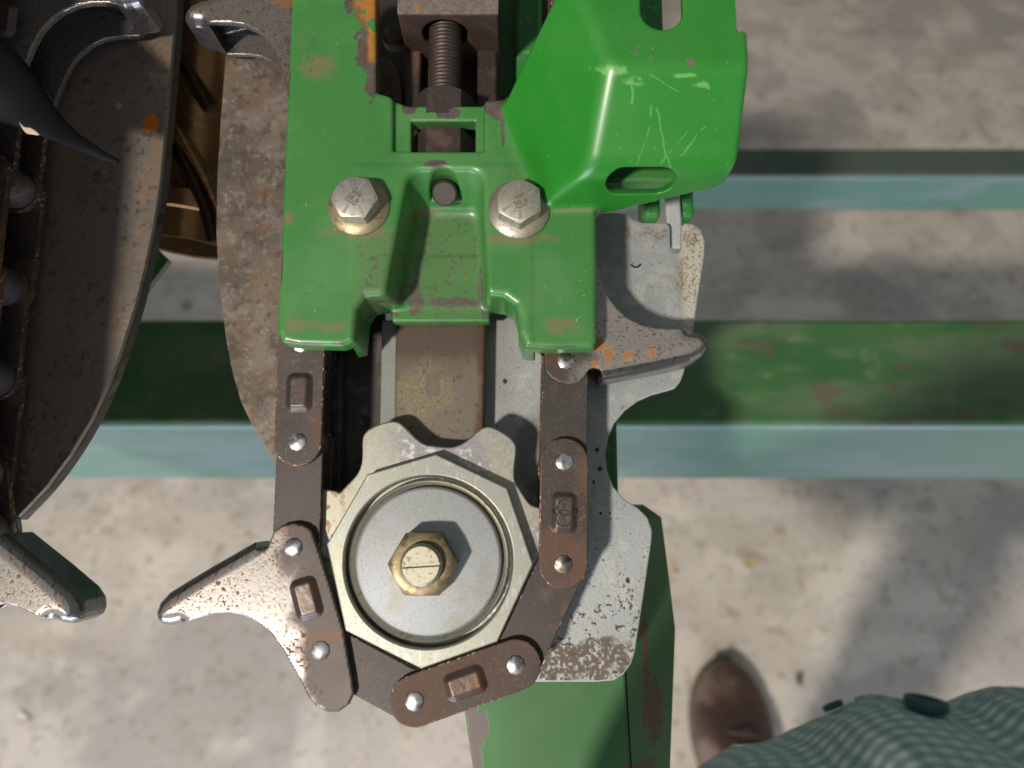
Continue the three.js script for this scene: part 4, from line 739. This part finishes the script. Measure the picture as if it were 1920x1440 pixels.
// ---------------------------------------------------------------- the photographer: shirt front, trouser leg and shoe
{
  const shoeAt = G(1362, 1320, 0), p = worldThing('person', new THREE.Vector3(shoeAt.x, 0, 0.02), 'person in blue green checked shirt and brown shoe standing at lower right', 'person');
  const off = p.position, add = (name, g, m) => { g.translate(-off.x, -off.y, -off.z); const q = new THREE.Mesh(g, m); q.name = name; q.castShadow = q.receiveShadow = true; p.add(q); return q; };
  // shirt: rings of an oval trunk, wider at the belly, with drapery folds
  const cx = 0.152, n = 110, mm = 190, pos = [], uv = [], idx = [];
  const fold = (a, y) => 0.0035 * Math.sin(a * 17 + y * 26 + 2.2 * fbm(a * 3, y * 9, 61, 2)) * ss(0.9, 1.0, y) + 0.007 * (fbm(a * 4.5 + 3, y * 7, 63, 3) - 0.5);
  for (let i = 0; i <= n; i++) {
    const y = mix(0.84, 1.17, i / n), bel = Math.exp(-Math.pow((y - 0.95) / 0.112, 2)), rx = 0.152 + 0.036 * bel - 0.02 * ss(1.08, 1.2, y), rz = 0.050 + 0.101 * bel - 0.015 * ss(1.05, 1.2, y), cz = 0.127;
    for (let j = 0; j <= mm; j++) { const a = j / mm * 2 * Math.PI, f = fold(Math.cos(a) * 2 + Math.sin(a), y), ca = Math.cos(a), sa = Math.sin(a); pos.push(cx + (rx + f) * ca, y, cz + (rz + f) * sa); uv.push(a * 0.17 / 0.1, y / 0.1); }
  }
  for (let i = 0; i < n; i++) for (let j = 0; j < mm; j++) { const a = i * (mm + 1) + j; idx.push(a, a + mm + 1, a + 1, a + 1, a + mm + 1, a + mm + 2); }
  const g = new THREE.BufferGeometry(); g.setAttribute('position', new THREE.Float32BufferAttribute(pos, 3)); g.setAttribute('uv', new THREE.Float32BufferAttribute(uv, 2)); g.setIndex(idx); g.computeVertexNormals();
  const shirt = surface(0, 0, 100, 100, 6, 0.25, (x, y, o) => {
    const q = (t, p) => { const k = ((t / p) % 1 + 1) % 1; return ss(0, 0.12, k) * ss(0.62, 0.5, k); };
    const xx = x + 0.7 * Math.sin(y * 0.2513), yy = y + 0.6 * Math.sin(x * 0.1885), a = q(xx, 5), b = q(yy, 4), f = vn(x * 4, y * 4, 77, 400), th = Math.sin(x * 12.566) * Math.sin(y * 12.566);
    o.c = rgb(234, 240, 240); lerp3(o.c, rgb(150, 178, 188), a * 0.55); lerp3(o.c, rgb(114, 152, 164), b * 0.65); o.c = o.c.map((c) => c * (0.9 + 0.2 * f)); o.r = 0.85; o.h = 0.5 + th * 0.4;
  }, { tile: true, mat: { sheen: 0.25, sheenRoughness: 0.6 } });
  add('shirt', g, shirt);
  // placket along the front and its buttons
  const frontZ = (x, y) => { const bel = Math.exp(-Math.pow((y - 0.95) / 0.112, 2)), rx = 0.152 + 0.036 * bel - 0.02 * ss(1.08, 1.2, y), rz = 0.050 + 0.101 * bel - 0.015 * ss(1.05, 1.2, y), c = clamp((x - cx) / rx, -0.98, 0.98), sa = -Math.sqrt(1 - c * c); return 0.127 + (rz + fold(c * 2 + sa, y)) * sa; };
  const bt = (x, y, r) => { const l = new THREE.LatheGeometry([[0.01, 0.6], [0.55, 0.62], [0.7, 0.9], [0.95, 0.9], [1, 0.6], [1, 0.1], [0.8, -0.1], [0.01, -0.1]].map(([a, b]) => new THREE.Vector2(a * r, b * r * 0.55)), 28); const e = 0.012, nx = -(frontZ(x + e, y) - frontZ(x - e, y)) / (2 * e), ny = -(frontZ(x, y + e) - frontZ(x, y - e)) / (2 * e); l.applyQuaternion(new THREE.Quaternion().setFromUnitVectors(new THREE.Vector3(0, 1, 0), new THREE.Vector3(-nx, -ny, -1).normalize())); l.translate(x, y, frontZ(x, y) - 0.001); add('button', l, plain(0.02, 0.085, 0.105, 0.45)); };
  bt(0.116, 0.974, 0.0058); bt(0.098, 0.955, 0.0032);
  const stitch = []; for (let i = 0; i <= 20; i++) { const x = mix(0.105, 0.20, i / 20), y = mix(0.955, 0.99, i / 20); stitch.push(new THREE.Vector3(x, y, frontZ(x, y) + 0.0003)); }
  add('placket_edge', new THREE.TubeGeometry(new THREE.CatmullRomCurve3(stitch), 40, 0.0016, 8), shirt);
  // trouser leg and shoe
  const tr = plain(0.02, 0.022, 0.028, 0.85), sx = shoeAt.x;
  const leg = new THREE.LatheGeometry([[0.07, 0.86], [0.068, 0.6], [0.058, 0.45], [0.05, 0.2], [0.052, 0.07], [0.046, 0.06]].map(([a, b]) => new THREE.Vector2(a, b)), 36); { const q = leg.attributes.position; for (let i = 0; i < q.count; i++) { const k = ss(0.1, 0.75, q.getY(i)); q.setX(i, q.getX(i) - 0.085 * k); q.setZ(i, q.getZ(i) + 0.05 * k); } } leg.translate(sx + 0.012, 0, 0.135); add('trouser_leg', leg, tr);
  const leather = surface(0, 0, 1, 1, 256, 0, (x, y, o) => { const a = fbm(x * 7, y * 7, 88, 4); o.c = rgb(70, 50, 43); lerp3(o.c, rgb(112, 92, 84), ss(0.42, 0.65, a)); o.r = 0.42; }, { mat: { clearcoat: 0.3, clearcoatRoughness: 0.3 } });
  const shoe = (sole) => {
    const P = [], I = [], U = [], n = 40, m = 32, L = 0.29, z0 = shoeAt.z - 0.058;
    for (let i = 0; i <= n; i++) { const s = Math.pow(i / n, 1.6), z = z0 + s * L, hw = 0.056 * Math.sqrt(Math.max(0.02, 1 - Math.pow(1 - Math.min(s / 0.30, 1), 2))) * (1 - 0.22 * ss(0.35, 0.6, s)) * (1 - 0.75 * ss(0.95, 1, s)), h = mix(0.042, 0.098, ss(0.16, 0.55, s)) * Math.pow(Math.sin(Math.PI * clamp(0.04 + s * 0.5)), 0.4);
      for (let j = 0; j < m; j++) { const a = j / m * 2 * Math.PI, ca = Math.cos(a), sa = Math.sin(a); if (sole) P.push(sx + (hw + 0.006) * ca, 0.012 + 0.012 * sa, z + (i === 0 ? -0.006 : 0)); else P.push(sx + hw * Math.sign(ca) * Math.pow(Math.abs(ca), 0.8), 0.02 + (sa > 0 ? h * sa : 0.006 * sa), z); U.push(s, j / m); } }
    for (let i = 0; i < n; i++) for (let j = 0; j < m; j++) { const a = i * m + j, b = i * m + (j + 1) % m; I.push(a, a + m, b, b, a + m, b + m); }
    for (let j = 1; j < m - 1; j++) { I.push(0, j, j + 1, n * m, n * m + j + 1, n * m + j); }
    const q = new THREE.BufferGeometry(); q.setAttribute('position', new THREE.Float32BufferAttribute(P, 3)); q.setAttribute('uv', new THREE.Float32BufferAttribute(U, 2)); q.setIndex(I); q.computeVertexNormals(); return q;
  };
  add('shoe', shoe(false), leather); add('sole', shoe(true), plain(0.12, 0.085, 0.055, 0.7));
  for (let k = 0; k < 3; k++) { const z = shoeAt.z + 0.042 + k * 0.018, y = 0.085 + k * 0.008; const lace = new THREE.TubeGeometry(new THREE.CatmullRomCurve3([[-0.022, -0.008, 0], [0, 0.004, 0.003], [0.022, -0.008, 0.006]].map(([a, b, c]) => new THREE.Vector3(sx + a, y + b, z + c))), 10, 0.0022, 6); add('lace', lace, k === 1 ? plain(0.3, 0.29, 0.31, 0.8) : plain(0.06, 0.04, 0.03, 0.8)); }
}
// leaf and husk bits scattered on the floor
{
  const bits = [[1405, 1055, 13, 0.4, 'larger tan leaf bit on the floor right of the support arm'], [1497, 1272, 11, 1.2, 'dark curled husk bit on the floor right of the shoe toe'], [1262, 1068, 9, 2.0, 'tan leaf bit on the floor beside the right edge of the support arm'], [1686, 520, 8, 0.2, 'pale husk bit on the floor just above the thick tube'], [1820, 560, 6, 1.0, 'small whitish chaff bit on the floor above the thick tube, near the right edge'], [352, 578, 10, 0.3, 'tan husk bit on the floor seen between the two steel plates'], [45, 1348, 12, 2.6, 'pale husk bit on the floor in the lower left corner']];
  bits.forEach(([x, y, r, a, label], i) => {
    const p = G(x, y, 0.0), t = worldThing('leaf_bit', p, label, 'leaf bit', 'plant bits on the concrete'), n = 9, pos = [], idx = [];
    for (let k = 0; k <= n; k++) { const s = k / n * 2 - 1, w = r * 0.45 * (1 - s * s) + 0.4; for (const q of [-1, 0, 1]) pos.push(s * r / 1000, (2 + 3 * s * s + (q ? 2.2 : 0)) / 1000, (q * w + 3 * s * s) / 1000); }
    for (let k = 0; k < n; k++) for (const q of [0, 1]) { const e = k * 3 + q; idx.push(e, e + 1, e + 3, e + 1, e + 4, e + 3); }
    const g = new THREE.BufferGeometry(); g.setAttribute('position', new THREE.Float32BufferAttribute(pos, 3)); g.setIndex(idx); g.rotateY(a); g.computeVertexNormals();
    const c = [[0.42, 0.3, 0.13], [0.09, 0.065, 0.04], [0.45, 0.31, 0.14], [0.5, 0.45, 0.36], [0.6, 0.56, 0.5], [0.24, 0.17, 0.11], [0.55, 0.48, 0.4]][i];
    const m = new THREE.Mesh(g, plain(...c, 0.8)); m.material.side = THREE.DoubleSide; m.name = 'blade'; m.castShadow = m.receiveShadow = true; t.add(m);
  });
}
// unseen header trough, added to keep ambient light off the far floor
{
  const t = worldThing('added_trough', new THREE.Vector3(0.3, 0.35, -1.25), 'unseen dark green trough panels added to block light behind the row units', 'trough');
  for (const [w, h, d, y, z] of [[4, 0.95, 0.03, 1.12, -1.12], [4, 0.03, 0.5, 0.66, -1.36]]) { const g = new RoundedBoxGeometry(w, h, d, 2, 0.01); g.translate(0, y - 0.35, z + 1.25); const m = new THREE.Mesh(g, plain(0.03, 0.09, 0.035, 0.5)); m.name = 'panel'; m.castShadow = m.receiveShadow = true; t.add(m); }
}

renderer.render(scene, camera);
